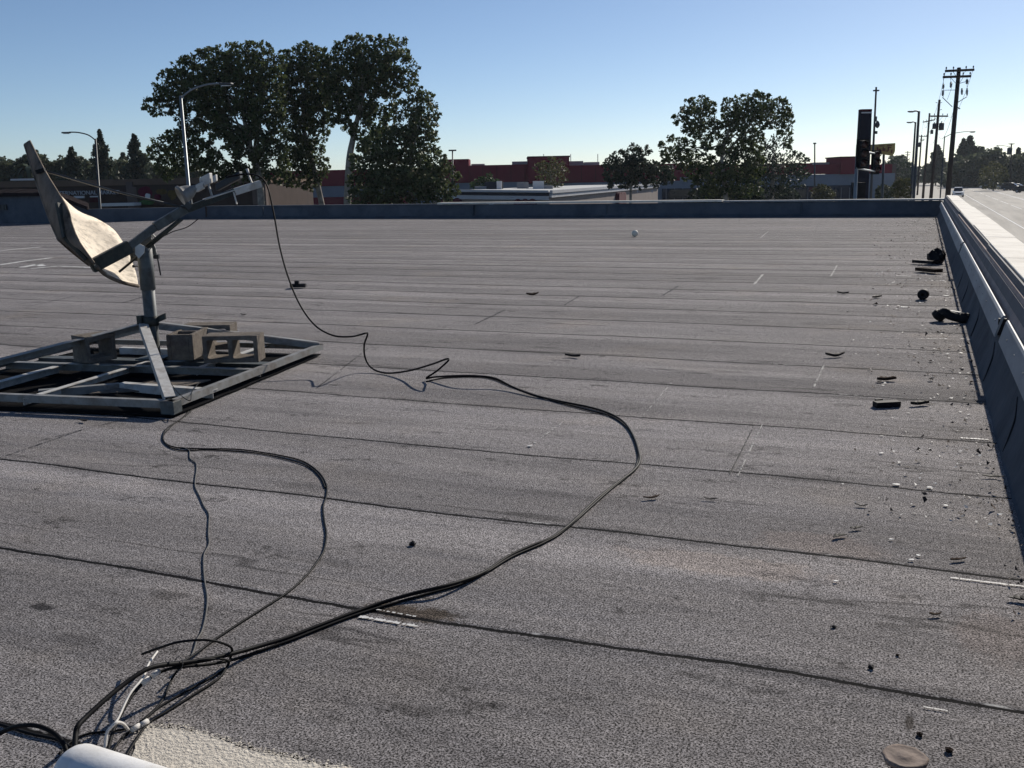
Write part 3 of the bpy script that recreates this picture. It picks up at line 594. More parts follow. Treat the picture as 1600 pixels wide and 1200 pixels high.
def cmu_block(name, base, ax, ay, label, L_=.40, upright=False):
    """hollow concrete block lying on its face: two square cells run through along ay"""
    H_, W_ = .215, .21; t = .034; ax = ax.normalized(); ay = ay.normalized(); b = MB(); zb = base.z
    cc = Vector((base.x, base.y, zb))
    def bx(x0, x1, z0, z1, y0=-W_/2, y1=W_/2):
        if upright: b.box(cc+ax*((x0+x1)/2)+ay*((z0+z1)/2-H_/2)+Vector((0, 0, (y0+y1)/2+W_/2)), (x1-x0, z1-z0, y1-y0), ax, ay)
        else: b.box(cc+ax*((x0+x1)/2)+ay*((y0+y1)/2)+Vector((0, 0, (z0+z1)/2)), (x1-x0, y1-y0, z1-z0), ax, ay)
    bx(-L_/2, L_/2, 0, t); bx(-L_/2, L_/2, H_-t, H_)
    xs_ = (-L_/2, -t/2, L_/2-t) if L_ > .3 else (-L_/2, L_/2-t)
    for x in xs_: bx(x, x+t, t, H_-t)
    for x0, x1 in ([] if upright else zip(xs_[:-1], xs_[1:])):               # rounded corners of the cores
        for cx_, sx_ in ((x0+t, 1), (x1, -1)):
            for cz_, sz_ in ((t, 1), (H_-t, -1)):
                q_ = .014; pl_ = [(cx_, cz_), (cx_+sx_*q_, cz_), (cx_+sx_*q_*.35, cz_+sz_*q_*.35), (cx_, cz_+sz_*q_)]
                b.prism([cc+ax*a_-ay*(W_/2-.002)+Vector((0, 0, z_)) for a_, z_ in pl_], ay*(W_-.004))
    o = b.build(name, 'cmu', None, .005, 2); return tag(o, label, 'block', 'concrete blocks weighing down the dish frame')
zb = .112
def bc(px_, py_, ax, ay, l_):   # centre of a block whose front bottom edge midpoint is seen at px_, py_
    v = pz(px_, py_, zb); return Vector((v.x, v.y, zb))+Vector(ay).normalized()*l_
A1, B1 = Vector((.93, .36, 0)), Vector((-.36, .93, 0))
blk_r = cmu_block('concrete_block', bc(361, 567, A1, B1, .11), A1, B1, 'concrete block showing two open square cells, right of the dish mast', .44)
blk_m = cmu_block('concrete_block', bc(283, 563, A1, B1, .21), B1, A1, 'concrete block end-on, tucked between the mast and the two-celled block', .42, True)
blk_b = cmu_block('concrete_block', bc(322, 548, A1, B1, .14), A1, B1, 'concrete block lying behind the two-celled one, only its top showing', .42)
A2, B2 = Vector((.254, .967, 0)), Vector((-.967, .254, 0))
blk_l = cmu_block('concrete_block', bc(139, 567, A2, CF, .13), A2, B2, 'single concrete block standing left of the dish mast', .26)

# ---------------------------------------------------------------- cables, pipe, roof fittings
def cable(pts, r, m, label, name='cable', n=8, jit=0.0):
    P = []
    for p in pts:
        if len(p) == 2: v = pz(p[0], p[1], r+.001)
        elif len(p) == 3: v = pz(p[0], p[1], p[2])
        else: v = pd(p[0], p[1], p[2])
        P.append(v+Vector((random.uniform(-jit, jit), random.uniform(-jit, jit), 0)))
    b = MB(); b.tube(smooth_path(P, 7), r, n); return tag(b.build(name, m), label, 'cable')
D = 0
mainpts = [(352, 277, 8.40, D), (385, 272, 8.50, D), (405, 276, 8.54, D), (418, 292, 8.52, D), (428, 335, 8.46, D), (437, 385, 8.40, D), (450, 432, 8.30, D), (468, 475, 8.22, D), (492, 508, 8.14, D), (520, 524, 8.08, D), (548, 526, 8.06, D),
           (566, 522, .32), (573.5, 520, .324), (574, 524, .31), (569, 540, .22), (571, 560, .10), (582, 576, .03), (605, 583, .014), (640, 579, .06), (675, 569, .14), (697, 561, .185), (701, 562, .182), (697, 567, .16), (682, 580, .08), (666, 591, .022), (680, 589, .03), (720, 587, .07), (755, 588, .075), (776, 592, .06), (800, 604, .03), (830, 616, .014), (870, 626), (920, 636), (952, 646), (975, 660), (990, 682), (998, 706), (999, 722), (988, 737), (960, 758), (930, 782), (890, 820), (860, 841), (830, 853), (795, 869), (760, 892), (730, 905, .02), (690, 917, .03), (640, 929, .02), (590, 944), (545, 960), (500, 977), (450, 996), (400, 1011, .02), (360, 1022, .04), (320, 1031, .06), (284, 1036, .08), (250, 1040, .11), (225, 1048, .12), (190, 1072, .11), (160, 1097, .10), (136, 1119, .09), (122, 1134, .085), (118, 1150, .07), (117, 1185, .05)]
cable(mainpts, .0074, 'cable_black', 'thick black cable hanging from the dish arm and curving to the white pipe')
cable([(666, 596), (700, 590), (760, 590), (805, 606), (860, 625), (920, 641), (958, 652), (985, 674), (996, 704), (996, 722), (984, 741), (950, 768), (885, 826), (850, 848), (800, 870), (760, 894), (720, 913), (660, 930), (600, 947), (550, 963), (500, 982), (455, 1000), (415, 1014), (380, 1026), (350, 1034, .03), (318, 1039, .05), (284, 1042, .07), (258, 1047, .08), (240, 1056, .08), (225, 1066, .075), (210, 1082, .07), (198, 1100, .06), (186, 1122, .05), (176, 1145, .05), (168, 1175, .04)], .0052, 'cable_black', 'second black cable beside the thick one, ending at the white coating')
cable([(300, 606), (306, 622), (300, 640), (282, 655), (262, 668), (255, 680), (258, 692), (275, 699), (310, 701), (370, 702), (410, 707), (450, 714), (478, 723), (500, 740), (510, 758), (510, 775), (505, 792), (507, 815), (510, 835), (506, 860), (494, 880), (475, 903), (450, 925), (415, 948), (380, 970), (345, 993), (318, 1012), (300, 1025, .02), (285, 1034, .03)], .0042, 'cable_black', 'thin black cable looping out from the near frame corner in a wide arc')
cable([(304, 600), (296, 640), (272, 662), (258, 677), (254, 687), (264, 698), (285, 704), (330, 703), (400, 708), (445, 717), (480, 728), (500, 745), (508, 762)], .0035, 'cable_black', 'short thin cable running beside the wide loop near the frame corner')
cable([(284, 699), (296, 704), (298, 716), (306, 724), (307, 735), (305, 750), (306, 762), (312, 776), (318, 790), (325, 803), (326, 818), (324, 835), (327, 850), (318, 866), (316, 885), (319, 910), (324, 935), (322, 960), (318, 985), (308, 1000), (303, 1012), (298, 1026), (290, 1034, .03)], .0034, 'cable_grey', 'thin grey crooked wire running down the roof from the loop', jit=.004)
cable([(270, 560), (262, 585, .06), (275, 610, .1), (296, 626, .11), (300, 612, .11), (312, 597, .10)], .003, 'cable_black', 'thin wire draped over the near rail of the dish frame')
cable([(222, 1022, .05), (250, 1012, .10), (280, 1003, .14), (320, 1000, .15), (345, 1004, .12), (362, 1013, .06), (360, 1028, .02), (350, 1050), (335, 1065), (300, 1087), (262, 1111), (232, 1130), (210, 1160), (195, 1185)], .0040, 'cable_black', 'black cable arching up over the cable bundle, its flat tail drawn along a cable shadow')  # the arch is a cable; the flat tail stands in for a cast shadow
cable([(290, 1036, .06), (320, 1031, .07), (348, 1030, .05), (358, 1036, .02), (345, 1050), (300, 1075), (250, 1104), (215, 1132), (180, 1142), (140, 1146), (112, 1158), (92, 1178)], .0034, 'cable_black', 'thin black strand added in place of a cable shadow below the bundle')  # dark strand added in place of a raised cable's shadow
cable([(282, 1040, .05), (268, 1062), (258, 1086), (249, 1100), (236, 1114), (205, 1140), (185, 1160), (170, 1185)], .0036, 'cable_black', 'thin black strand added in place of a cable shadow from the bundle tie towards the white coating')  # shadow running down from the tie, built as a dark strand
cable([(246, 1018, .04), (232, 1038, .09), (224, 1058, .10), (206, 1080, .10), (196, 1098, .09), (185, 1122, .08), (177, 1133, .08), (170, 1140, .075), (166, 1152, .06), (165, 1170, .04)], .0032, 'cable_white', 'thin white wire curving down beside the bundle to the pipe')
cable([(200, 1140, .02), (192, 1131, .06), (183, 1129, .085), (174, 1136, .08), (167, 1146, .07), (164, 1170, .04)], .0045, 'cable_white', 'short white cable end bent over behind the pipe')
cable([(-30, 1168), (-5, 1149, .02), (20, 1137, .05), (45, 1133, .07), (65, 1136, .07), (85, 1146, .06), (98, 1160, .05), (106, 1180, .03)], .0065, 'cable_black', 'black cable entering at the left edge and arching to the pipe end')
cable([(-30, 1123), (10, 1135), (50, 1147), (90, 1156), (110, 1168)], .0045, 'cable_black', 'black cable lying flat at the left edge behind the pipe end')
mb = MB()
for (x, y, zz) in [(243, 1053, .085), (228, 1064, .08)]:
    p = pz(x, y, zz); d = (pz(x+10, y-8, zz)-p).normalized(); mb.tube([p-d*.014, p+d*.014], .0085, 10)
tag(mb.build('cable_marker', 'cable_white'), 'pair of white tape markers wrapped on the cable bundle', 'tape')
mb = MB(); c = pz(279, 1037, .08); mb.tube([c+Vector((math.cos(a)*.016, .006*math.sin(a*1), math.sin(a)*.02)) for a in [i*.5 for i in range(14)]], .0015, 5)
tag(mb.build('cable_tie', 'cable_grey'), 'grey wire tie around the cable bundle', 'cable tie')
mb = MB()
for (x, y) in [(212, 1137), (225, 1130)]:
    p = pz(x, y, .012); d = (pz(x+10, y-6, .012)-p).normalized(); mb.tube([p-d*.013, p+d*.013], .008, 10)
tag(mb.build('cable_marker', 'cable_white'), 'pair of white tape markers on the cables touching the white coating', 'tape')
# white pipe
pa = pz(132, 1212, .085); dirp = Vector((CR.x*.90+CF.x*-.43, CR.y*.90+CF.y*-.43, 0)).normalized(); pr = .072
prof = [(0.0, 0.0)]+[(pr*math.sin(a), pr*.75*(1-math.cos(a))) for a in [i*math.pi/2/9 for i in range(1, 10)]]+[(pr, .5), (pr, 2.4), (0, 2.4)]
mb = MB(); mb.lathe(pa-dirp*.07, prof, 40, dirp); tag(mb.build('white_pipe', 'pvc_white'), 'fat white plastic pipe with a rounded end in the lower left corner', 'pipe')
# flat round vent cap at the bottom right
vc = pz(1414, 1181, .105)
vent = thing('roof_vent', (vc.x, vc.y, 0), 'small rusty round roof vent cap beside a black seam, bottom right', 'vent')
mb = MB(); mb.lathe((vc.x, vc.y, 0), [(.050, 0), (.036, .01), (.03, .09), (.03, .10)], 18); mb.build('vent_pipe', 'black_rubber', vent)
mb = MB(); prof = [(.030, .088), (.050, .092), (.054, .100), (.049, .1065), (.044, .1045), (.024, .104), (.018, .1075), (0, .108)]
mb.lathe((vc.x, vc.y, 0), prof, 22)
for i, v in enumerate(mb.v):
    a = math.atan2(v[1]-vc.y, v[0]-vc.x); s_ = 1+.025*math.sin(3*a+1)+.03*math.sin(7*a)+.02*math.sin(13*a); mb.v[i] = (vc.x+(v[0]-vc.x)*s_, vc.y+(v[1]-vc.y)*s_, v[2])
mb.build('vent_cap', 'rust', vent)
tag(MB().lathe(pz(992, 370, 0)+Vector((0, 0, 0)), [(0, 0), (.055, .015), (.08, .05), (.085, .085), (.08, .12), (.055, .155), (0, .17)], 20).build('ball', 'ball'), 'pale ball lying on the far part of the roof', 'ball')

# debris along the right parapet
def rock_mesh(mb, c, sx, sy, sz, seed, n=14):
    rs = random.Random(seed); c = Vector(c); pr = []
    for i in range(6):
        th = math.pi*i/5
        for j in range(n):
            ph = 2*math.pi*j/n; k = 1+.28*rs.uniform(-1, 1); pr.append(c+Vector((math.sin(th)*math.cos(ph)*sx*k, math.sin(th)*math.sin(ph)*sy*k, max(.0, sz+math.cos(th)*sz*k))))
    mb.add(pr, [(i*n+j, i*n+(j+1) % n, (i+1)*n+(j+1) % n, (i+1)*n+j) for i in range(5) for j in range(n)])
p = pz(1483, 503, 0)
el = thing('pipe_elbow', p, 'black pipe elbow fitting lying near the parapet, largest piece of debris', 'pipe fitting')
mb = MB(); mb.tube(smooth_path([p+Vector((-.10, .03, .045)), p+Vector((-.05, .0, .10)), p+Vector((0, -.02, .07)), p+Vector((.10, -.03, .045)), p+Vector((.15, -.035, .045))], 5), .045, 14); mb.build('bend', 'black_rubber', el)
mb = MB(); mb.lathe(p+Vector((-.105, .03, .055)), [(.046, -.03), (.066, -.02), (.066, .03), (.046, .04)], 16, (.5, -.2, .6)); mb.build('collar', 'black_rubber', el)
mb = MB(); mb.lathe(p+Vector((.13, -.035, .048)), [(.03, .05), (.05, .05), (.055, .03), (.055, -.02), (.045, -.03)], 16, (1, -.1, 0)); mb.build('collar', 'black_rubber', el)
mb = MB(); mb.beam(p+Vector((-.02, .03, .115)), p+Vector((.10, .0, .10)), .05, .008); mb.build('pale_label', 'lead', el)
p = pz(1441, 468, 0)
mb = MB(); mb.lathe(p+Vector((0, -.06, .063)), [(.017, 0), (.024, -.004), (.05, 0), (.062, .01), (.062, .11), (.05, .12), (.0, .12)], 18, (.15, 1, 0)); mb.lathe(p+Vector((0, -.058, .063)), [(.024, 0), (.02, .04), (0, .045)], 14, (.15, 1, 0))
tag(mb.build('rubber_plug', 'black_rubber'), 'round black rubber plug lying on its side near the parapet', 'plug')
p = pz(1463, 412, 0); r = thing('broken_bracket', p, 'dark broken bracket with a long flat bar, farther up by the parapet', 'bracket')
mb = MB(); rock_mesh(mb, p, .13, .12, .12, 3); mb.build('lump', 'black_rubber', r)
mb = MB(); mb.beam(pz(1427, 408, .05), pz(1458, 410, .05), .07, .05); mb.build('bar', 'black_rubber', r)
mb = MB(); mb.beam(pz(1436, 420, .05), pz(1467, 423, .05), .16, .05); tag(mb.build('short_plank', 'twig'), 'short weathered plank lying in front of the broken bracket', 'plank')
mb = MB(); mb.beam(pz(1367, 632, .02), pz(1404, 630, .02), .06, .035); mb.beam(pz(1368, 626, .03), pz(1378, 625, .03), .02, .02)
tag(mb.build('black_block', 'black_rubber'), 'flat black rectangular block lying alone on the right part of the roof', 'block')
mb = MB(); mb.box(pz(466, 446, .04), (.22, .10, .05), CR, CF); mb.box(pz(464, 443, .07), (.06, .06, .08), CR, CF)
tag(mb.build('pipe_clamp', 'black_rubber'), 'small black clamp lying by the hanging cable, mid roof', 'clamp')
scr = [((1437, 634), .09, 'dark crumpled scrap right of the flat black block'), ((1551, 748), .07, 'curled dark leaf by the parapet foot beside a black seam'), ((1497, 877), .05, 'ragged dark scrap of roofing, lower right'), ((1305, 558), .12, 'bent dark twig left of the small debris field'),
       ((1370, 466), .12, 'dark splinter lying left of the rubber plug'), ((1317, 460), .10, 'dark splinter nearest the centre of the roof, beyond the elbow'), ((1018, 780), .06, 'small dark twig just right of the cable bend'), ((1110, 782), .045, 'dark curled twig right of the twig by the cable bend'),
       ((645, 852), .035, 'dark crumb lying alone left of the thick cable'), ((130, 660), .06, 'dark curled scrap in front of the dish frame'), ((1346, 792), .04, 'small curled leaf below the seam, right part'), ((1338, 828), .04, 'dark chip under the small curled leaf, lower right'), ((1312, 841), .05, 'brown bent twig beside the pinkish stain'), ((1595, 940), .06, 'dark stick cut off by the right edge of the photo'),
       ((1461, 963), .03, 'thin dark upright sliver, lower right'), ((1385, 596), .10, 'long dark curled strip above the flat black block'), ((895, 559), .10, 'dark bird-shaped scrap on the middle of the roof'), ((380, 493), .07, 'small dark scrap behind the dish frame'), ((832, 462), .12, 'dark smear-like scrap on a seam, mid roof'), ((1303, 981), .018, 'black pebble, upper of two left of the bottom right corner'), ((1361, 1045), .022, 'black oval pebble, lower right of the roof'), ((1402, 1025), .014, 'tiny black pebble right of the oval one'), ((1437, 1150), .02, 'dark crumb above the rusty vent cap'), ((1483, 1175), .025, 'dark curled crumb right of the rusty vent cap')]
for i, ((x, y), s_, lab) in enumerate(scr):
    p = pz(x, y, 0); mb = MB(); rs = random.Random(i+50); s_ *= .85
    if 'pebble' in lab or 'crumb' in lab: rock_mesh(mb, p, s_*.5, s_*.5, s_*.3, i, 10); nm, ct = ('pebble', 'pebble')
    else:
        a = rs.uniform(-.5, .5); dv = CR*math.cos(a)+CF*math.sin(a)
        sv = Vector((-dv.y, dv.x, 0)); rw = [[], [], []]; cz = rs.uniform(.08, .22)*s_; k_ = rs.uniform(.08, .24)
        for i_ in range(9):
            u_ = -1+i_/4; w_ = s_*k_*(1-abs(u_)**2.2)*rs.uniform(.6, 1.2)+.002; c_ = p+dv*s_*u_*.85+sv*s_*.16*math.sin(u_*2+i*1.7)+Vector((0, 0, .006+cz*abs(u_)**1.5))
            rw[0].append(c_-sv*w_+Vector((0, 0, w_*.5))); rw[1].append(c_); rw[2].append(c_+sv*w_+Vector((0, 0, w_*rs.uniform(.2, .9))))
        mb.grid(rw, .003 if s_ < .07 else .016, (0, 0, 1)); nm, ct = 'debris_scrap', 'scrap'
    tag(mb.build(nm, 'twig' if rs.random() < .5 else 'black_rubber'), lab, ct)
wh = [((1400, 757), .035, 'white flake just above the seam, left of a pair'), ((1453, 762), .035, 'white flake just above the seam, right of a pair'), ((1377, 708), .025, 'white flake farther up than the pair above the seam'), ((1478, 790), .025, 'white flake just under the seam near the parapet'), ((1435, 868), .022, 'upper white flake of a close pair, lower right'), ((1424, 875), .022, 'lower white flake of a close pair, lower right'), ((1393, 843), .02, 'lone white flake left of the ragged scrap'), ((1306, 908), .02, 'white flake below the last pale seam, lower right'), ((1413, 480), .09, 'crumpled white scrap left of the pipe elbow'), ((1478, 462), .09, 'white strip lying right of the rubber plug'), ((828, 697), .03, 'white flake beside the pale end lap, centre')]
for i, ((x, y), s_, lab) in enumerate(wh):
    p = pz(x, y, .006); rs = random.Random(i); mb = MB(); k = 7
    poly = [p+CR*math.cos(a)*s_*rs.uniform(.5, 1)*.9+CF*math.sin(a)*s_*rs.uniform(.3, .8)*.9+Vector((0, 0, rs.uniform(0, .08)*s_)) for a in [2*math.pi*j/k for j in range(k)]]
    poly = [p+(v-p)*.72 for v in poly]; mb.prism(poly, (0, 0, .002)); tag(mb.build('white_flake', 'chip'), lab, 'flake')
# uncountable litter
def litter(name, m, n, fn, s0, s1, up=.3):
    vs = []; fs = []
    for i in range(n):
        x, y = fn(); s_ = RNG.uniform(s0, s1); a = RNG.uniform(0, 6.28); el_ = RNG.uniform(.35, 1); k = 4
        for j in range(k):
            an = a+j*1.57+RNG.uniform(-.3, .3); r_ = s_*(el_ if j % 2 else 1)*RNG.uniform(.6, 1); r_ *= min(1.0, .25+y/14); vs.append((x+math.cos(an)*r_, y+math.sin(an)*r_, .005+abs(RNG.normal(0, up))*s_))
        fs.append((4*i, 4*i+1, 4*i+2, 4*i+3))
    return tag(mesh_np(name, np.array(vs), np.array(fs), m), kind='stuff')
def near_par():
    y = 4.5+32*RNG.random()**1.25; return .40-abs(RNG.normal(0, 1))*(.16+.028*y), y
litter('white_flakes', 'chip', 560, near_par, .008, .026, .25)
litter('dry_leaf_litter', 'dryleaf', 620, near_par, .008, .033, .4)
litter('scattered_grit', 'twig', 140, lambda: (-14+14.3*RNG.random(), 2.2+30*RNG.random()), .005, .018)
litter('edge_litter', 'dryleaf', 700, lambda: (.45-abs(RNG.normal(0, .04)), 3+33*RNG.random()), .006, .024, .5)

# ---------------------------------------------------------------- vegetation
def quads(centers, size, jitter_aspect=.5, droop=0.0):
    n = len(centers); th = RNG.uniform(0, 2*np.pi, n); u = RNG.uniform(-1, 1, n); s_ = np.sqrt(1-u*u)
    nr = np.stack([s_*np.cos(th), s_*np.sin(th), u], 1)
    a = np.cross(nr, np.array([.3, .2, 1.])); a /= np.linalg.norm(a, axis=1, keepdims=True)+1e-9; b = np.cross(nr, a)
    ph = RNG.uniform(0, 2*np.pi, n)[:, None]; a2 = a*np.cos(ph)+b*np.sin(ph); b2 = -a*np.sin(ph)+b*np.cos(ph)
    sz = (size*RNG.uniform(.6, 1.3, n))[:, None]; w = sz*RNG.uniform(jitter_aspect, 1, n)[:, None]
    c = centers; k = RNG.uniform(-.25, .25, (n, 1))*sz
    v = np.stack([c-a2*sz*.5, c-b2*w*.38+nr*k, c+a2*sz*.5, c+b2*w*.38+nr*k], 1).reshape(-1, 3)
    return v, np.arange(4*n).reshape(n, 4)
def inpoly(p, poly):
    x, y = p; c = False; j = len(poly)-1
    for i in range(len(poly)):
        (xi, yi), (xj, yj) = poly[i], poly[j]
        if (yi > y) != (yj > y) and x < (xj-xi)*(y-yi)/(yj-yi)+xi: c = not c
        j = i
    return c
def edged(p, poly):
    best = 1e9
    for i in range(len(poly)):
        a = poly[i]; b = poly[(i+1) % len(poly)]; dx, dy = b[0]-a[0], b[1]-a[1]
        t = max(0, min(1, ((p[0]-a[0])*dx+(p[1]-a[1])*dy)/(dx*dx+dy*dy+1e-9))); best = min(best, math.hypot(p[0]-a[0]-dx*t, p[1]-a[1]-dy*t))
    return best
def tree(name, label, polys, trunk, d, leaf='leaf_sycamore', bark='bark', br=13, dens=2.5, lsz=.29, group=None, holes=(), thick=.8, trunk_r=.28, cat='tree', limbs=9, seed=1, seppx=.66):
    """crown grown as leaf clumps through a real volume: silhouette regions at distance d, as deep as they are wide"""
    rs = random.Random(seed); k = d/F
    base = pd(trunk[0][0], trunk[0][1], d); base.z = G-.12
    t = thing(name, base, label, cat, group)
    cl = []
    for poly in polys:
        xs = [p[0] for p in poly]; ys_ = [p[1] for p in poly]; area = (max(xs)-min(xs))*(max(ys_)-min(ys_)); tries = int(area/ (br*br)*14)+30
        for _ in range(tries):
            p = (rs.uniform(min(xs), max(xs)), rs.uniform(min(ys_), max(ys_)))
            if not inpoly(p, poly): continue
            e = edged(p, poly); r = min(br*rs.uniform(.65, 1.35), max(e*1.0+4, 5.5))
            if e < r*.32: continue
            if any(math.hypot(p[0]-h_[0], p[1]-h_[1]) < h_[2]+r*.55 for h_ in holes): continue
            dep = rs.uniform(-1, 1)*min(e*1.0+4, 45)*k*thick
            q3 = pd(p[0], p[1], d+dep)
            if any((q3-c_[0]).length < (r+c_[1]/k)*k*seppx for c_ in cl): continue
            cl.append((q3, r*k*(1+dep/d)))
    for poly in polys:                                  # loose sprigs that break up the outline
        cx_ = sum(p[0] for p in poly)/len(poly); cy_ = sum(p[1] for p in poly)/len(poly)
        for i in range(len(poly)):
            a, b = poly[i], poly[(i+1) % len(poly)]; L_ = math.hypot(b[0]-a[0], b[1]-a[1])
            for u_ in range(max(1, int(L_/(br*.55)))):
                if rs.random() < .35: continue
                t_ = rs.random(); x_, y_ = a[0]+(b[0]-a[0])*t_, a[1]+(b[1]-a[1])*t_; l_ = math.hypot(x_-cx_, y_-cy_)+1e-6; o_ = rs.uniform(-.35, .45)*br
                cl.append((pd(x_+(x_-cx_)/l_*o_, y_+(y_-cy_)/l_*o_, d+rs.uniform(-1, 1)*br*k*1.5), br*rs.uniform(.26, .48)*k))
    C_ = []
    for c, r in cl:
        n = max(12, int(dens*8.5*(r/lsz)**2))
        pts = RNG.normal(0, 1, (n, 3)); pts /= np.linalg.norm(pts, axis=1, keepdims=True); pts *= (RNG.random((n, 1))**.45)*r*np.array([1.1, 1.1, .9])
        C_.append(np.array(c)+pts)
    C_ = np.concatenate(C_); v, f = quads(C_, lsz)
    mesh_np('crown', v, f, leaf, t)
    mb = MB(); tp = smooth_path([Vector(base)]+[pd(x, y, d) for x, y in trunk[1:]], 5); m_ = len(tp)
    mb.tube(tp, [trunk_r*(1-.6*i/(m_-1)) for i in range(m_)], 10)
    far_ = sorted(cl, key=lambda c: -c[1])[:limbs*3]; rs.shuffle(far_)
    for c, r in far_[:limbs]:
        i = int(m_*rs.uniform(.45, .98)); i = min(i, m_-1); a = tp[i]
        if c.z < a.z-.5: continue
        mid_ = a.lerp(c, .5)+Vector((rs.uniform(-.3, .3), rs.uniform(-.3, .3), rs.uniform(-.1, .5)))
        mb.tube(smooth_path([a, mid_, c], 5), trunk_r*.35, 6, True, trunk_r*.08)
    mb.build('trunk', bark, t); return t
D1 = 74
tree('sycamore_tree', 'huge dark sycamore behind the curved street lamp, left end of the big cluster',
     [[(222, 165), (232, 150), (248, 170), (240, 140), (250, 118), (275, 98), (300, 84), (332, 73), (352, 68), (385, 66), (420, 70), (442, 90), (446, 130), (442, 175), (452, 215), (440, 240), (458, 265), (440, 284), (400, 282), (360, 276), (330, 272), (312, 250), (300, 232), (285, 200), (262, 175), (240, 182)],
      [(228, 236), (250, 214), (285, 200), (312, 225), (310, 262), (285, 268), (262, 280), (244, 270)], [(300, 235), (335, 225), (370, 240), (372, 285), (330, 282), (305, 268)]],
     [(408, 318), (405, 280), (390, 225), (378, 170)], D1, seed=3, br=9.5, holes=[(262, 188, 8), (343, 225, 9), (322, 212, 6), (385, 250, 6), (425, 255, 5), (370, 188, 7), (318, 240, 5), (300, 180, 5), (395, 225, 7), (412, 200, 6), (355, 245, 7)], trunk_r=.32, limbs=16, lsz=.30)
tree('sycamore_tree', 'dark sycamore filling the middle of the big tree cluster',
     [[(430, 110), (447, 80), (480, 66), (505, 78), (528, 112), (534, 160), (524, 190), (503, 222), (516, 265), (490, 296), (448, 288), (432, 240), (442, 200), (428, 150)]],
     [(512, 318), (492, 270), (478, 220), (472, 160)], D1+5, seed=4, br=9.5, holes=[(440, 190, 5), (448, 222, 6)], trunk_r=.26, limbs=12, lsz=.30)
tree('sycamore_tree', 'tallest sycamore of the cluster, with a pale forked trunk and open sky below its crown',
     [[(496, 92), (524, 72), (545, 56), (575, 58), (605, 60), (632, 60), (641, 90), (653, 106), (646, 132), (626, 142), (618, 165), (600, 188), (608, 205), (590, 218), (568, 208), (600, 232), (572, 240), (552, 212), (522, 190), (504, 150)]],
     [(538, 320), (545, 262), (552, 215), (562, 170), (570, 120)], D1+2, seed=5, br=9.5, holes=[(570, 150, 6), (545, 130, 4), (600, 160, 6), (590, 190, 4), (555, 185, 6)], trunk_r=.32, limbs=18, lsz=.30)
tree('bushy_tree', 'lighter bushy tree with foliage down to the ground, right end of the big cluster',
     [[(590, 205), (612, 172), (634, 142), (655, 132), (674, 150), (686, 178), (680, 208), (692, 245), (714, 272), (714, 300), (692, 330), (550, 330), (546, 290), (550, 252), (566, 222)]],
     [(640, 330), (642, 280), (645, 200)], D1-4, 'leaf_bushy', seed=6, br=10, holes=[(607, 195, 7), (632, 190, 4)], trunk_r=.25, dens=2.6, lsz=.30)
tree('sycamore_tree', 'open-crowned sycamore with sky gaps, the tallest tree right of centre',
     [[(1053, 183), (1072, 158), (1098, 149), (1116, 160), (1120, 200), (1108, 236), (1090, 224), (1068, 205)], [(1122, 215), (1130, 160), (1150, 151), (1185, 146), (1216, 154), (1234, 160), (1237, 205), (1232, 228), (1214, 205), (1192, 198), (1192, 240), (1150, 246), (1122, 240)],
      [(1030, 228), (1048, 212), (1080, 222), (1092, 244), (1112, 244), (1130, 250), (1172, 228), (1195, 250), (1185, 306), (1105, 306), (1078, 288), (1060, 258), (1036, 250)]],
     [(1140, 318), (1132, 285), (1128, 245), (1140, 200)], 80, seed=8, br=8.5, holes=[(1085, 232, 6), (1114, 232, 3), (1148, 216, 5), (1205, 214, 6), (1170, 212, 4)], trunk_r=.24, limbs=18, lsz=.29, dens=2.4)
tree('dense_tree', 'dense blue-green tree right behind the open-crowned sycamore',
     [[(1170, 235), (1188, 210), (1212, 212), (1226, 225), (1240, 236), (1256, 245), (1266, 262), (1262, 285), (1226, 305), (1185, 305), (1168, 270)]], [(1205, 318), (1208, 270), (1210, 240)], 92, 'leaf_blue', seed=9, br=9, trunk_r=.22, lsz=.30, dens=1.1)
tree('small_tree', 'low spreading tree beyond the far parapet, left of the open-crowned sycamore',
     [[(944, 262), (955, 242), (972, 236), (992, 227), (1004, 232), (1016, 236), (1022, 252), (1050, 262), (1053, 282), (1020, 292), (950, 290)]], [(985, 318), (986, 280), (988, 255)], 96, 'leaf_blue', seed=10, br=8, trunk_r=.16, lsz=.34, holes=[(983, 240, 2), (1010, 245, 3)])
tree('round_tree', 'small round olive-green tree in front of the red store tower', [[(836, 262), (845, 251), (862, 247), (880, 252), (886, 266), (882, 288), (862, 294), (842, 288)]], [(861, 318), (861, 290), (861, 270)], 120, 'leaf_olive', seed=11, br=7, trunk_r=.14, lsz=.30, dens=1.2)
tree('low_shrub', 'pale green shrub left of the rooftop unit on the beige restaurant', [[(735, 290), (748, 280), (765, 273), (778, 280), (780, 294), (735, 298)]], [(760, 318), (760, 295), (760, 285)], 122, 'leaf_green', seed=12, br=6, trunk_r=.1, lsz=.34, cat='shrub')
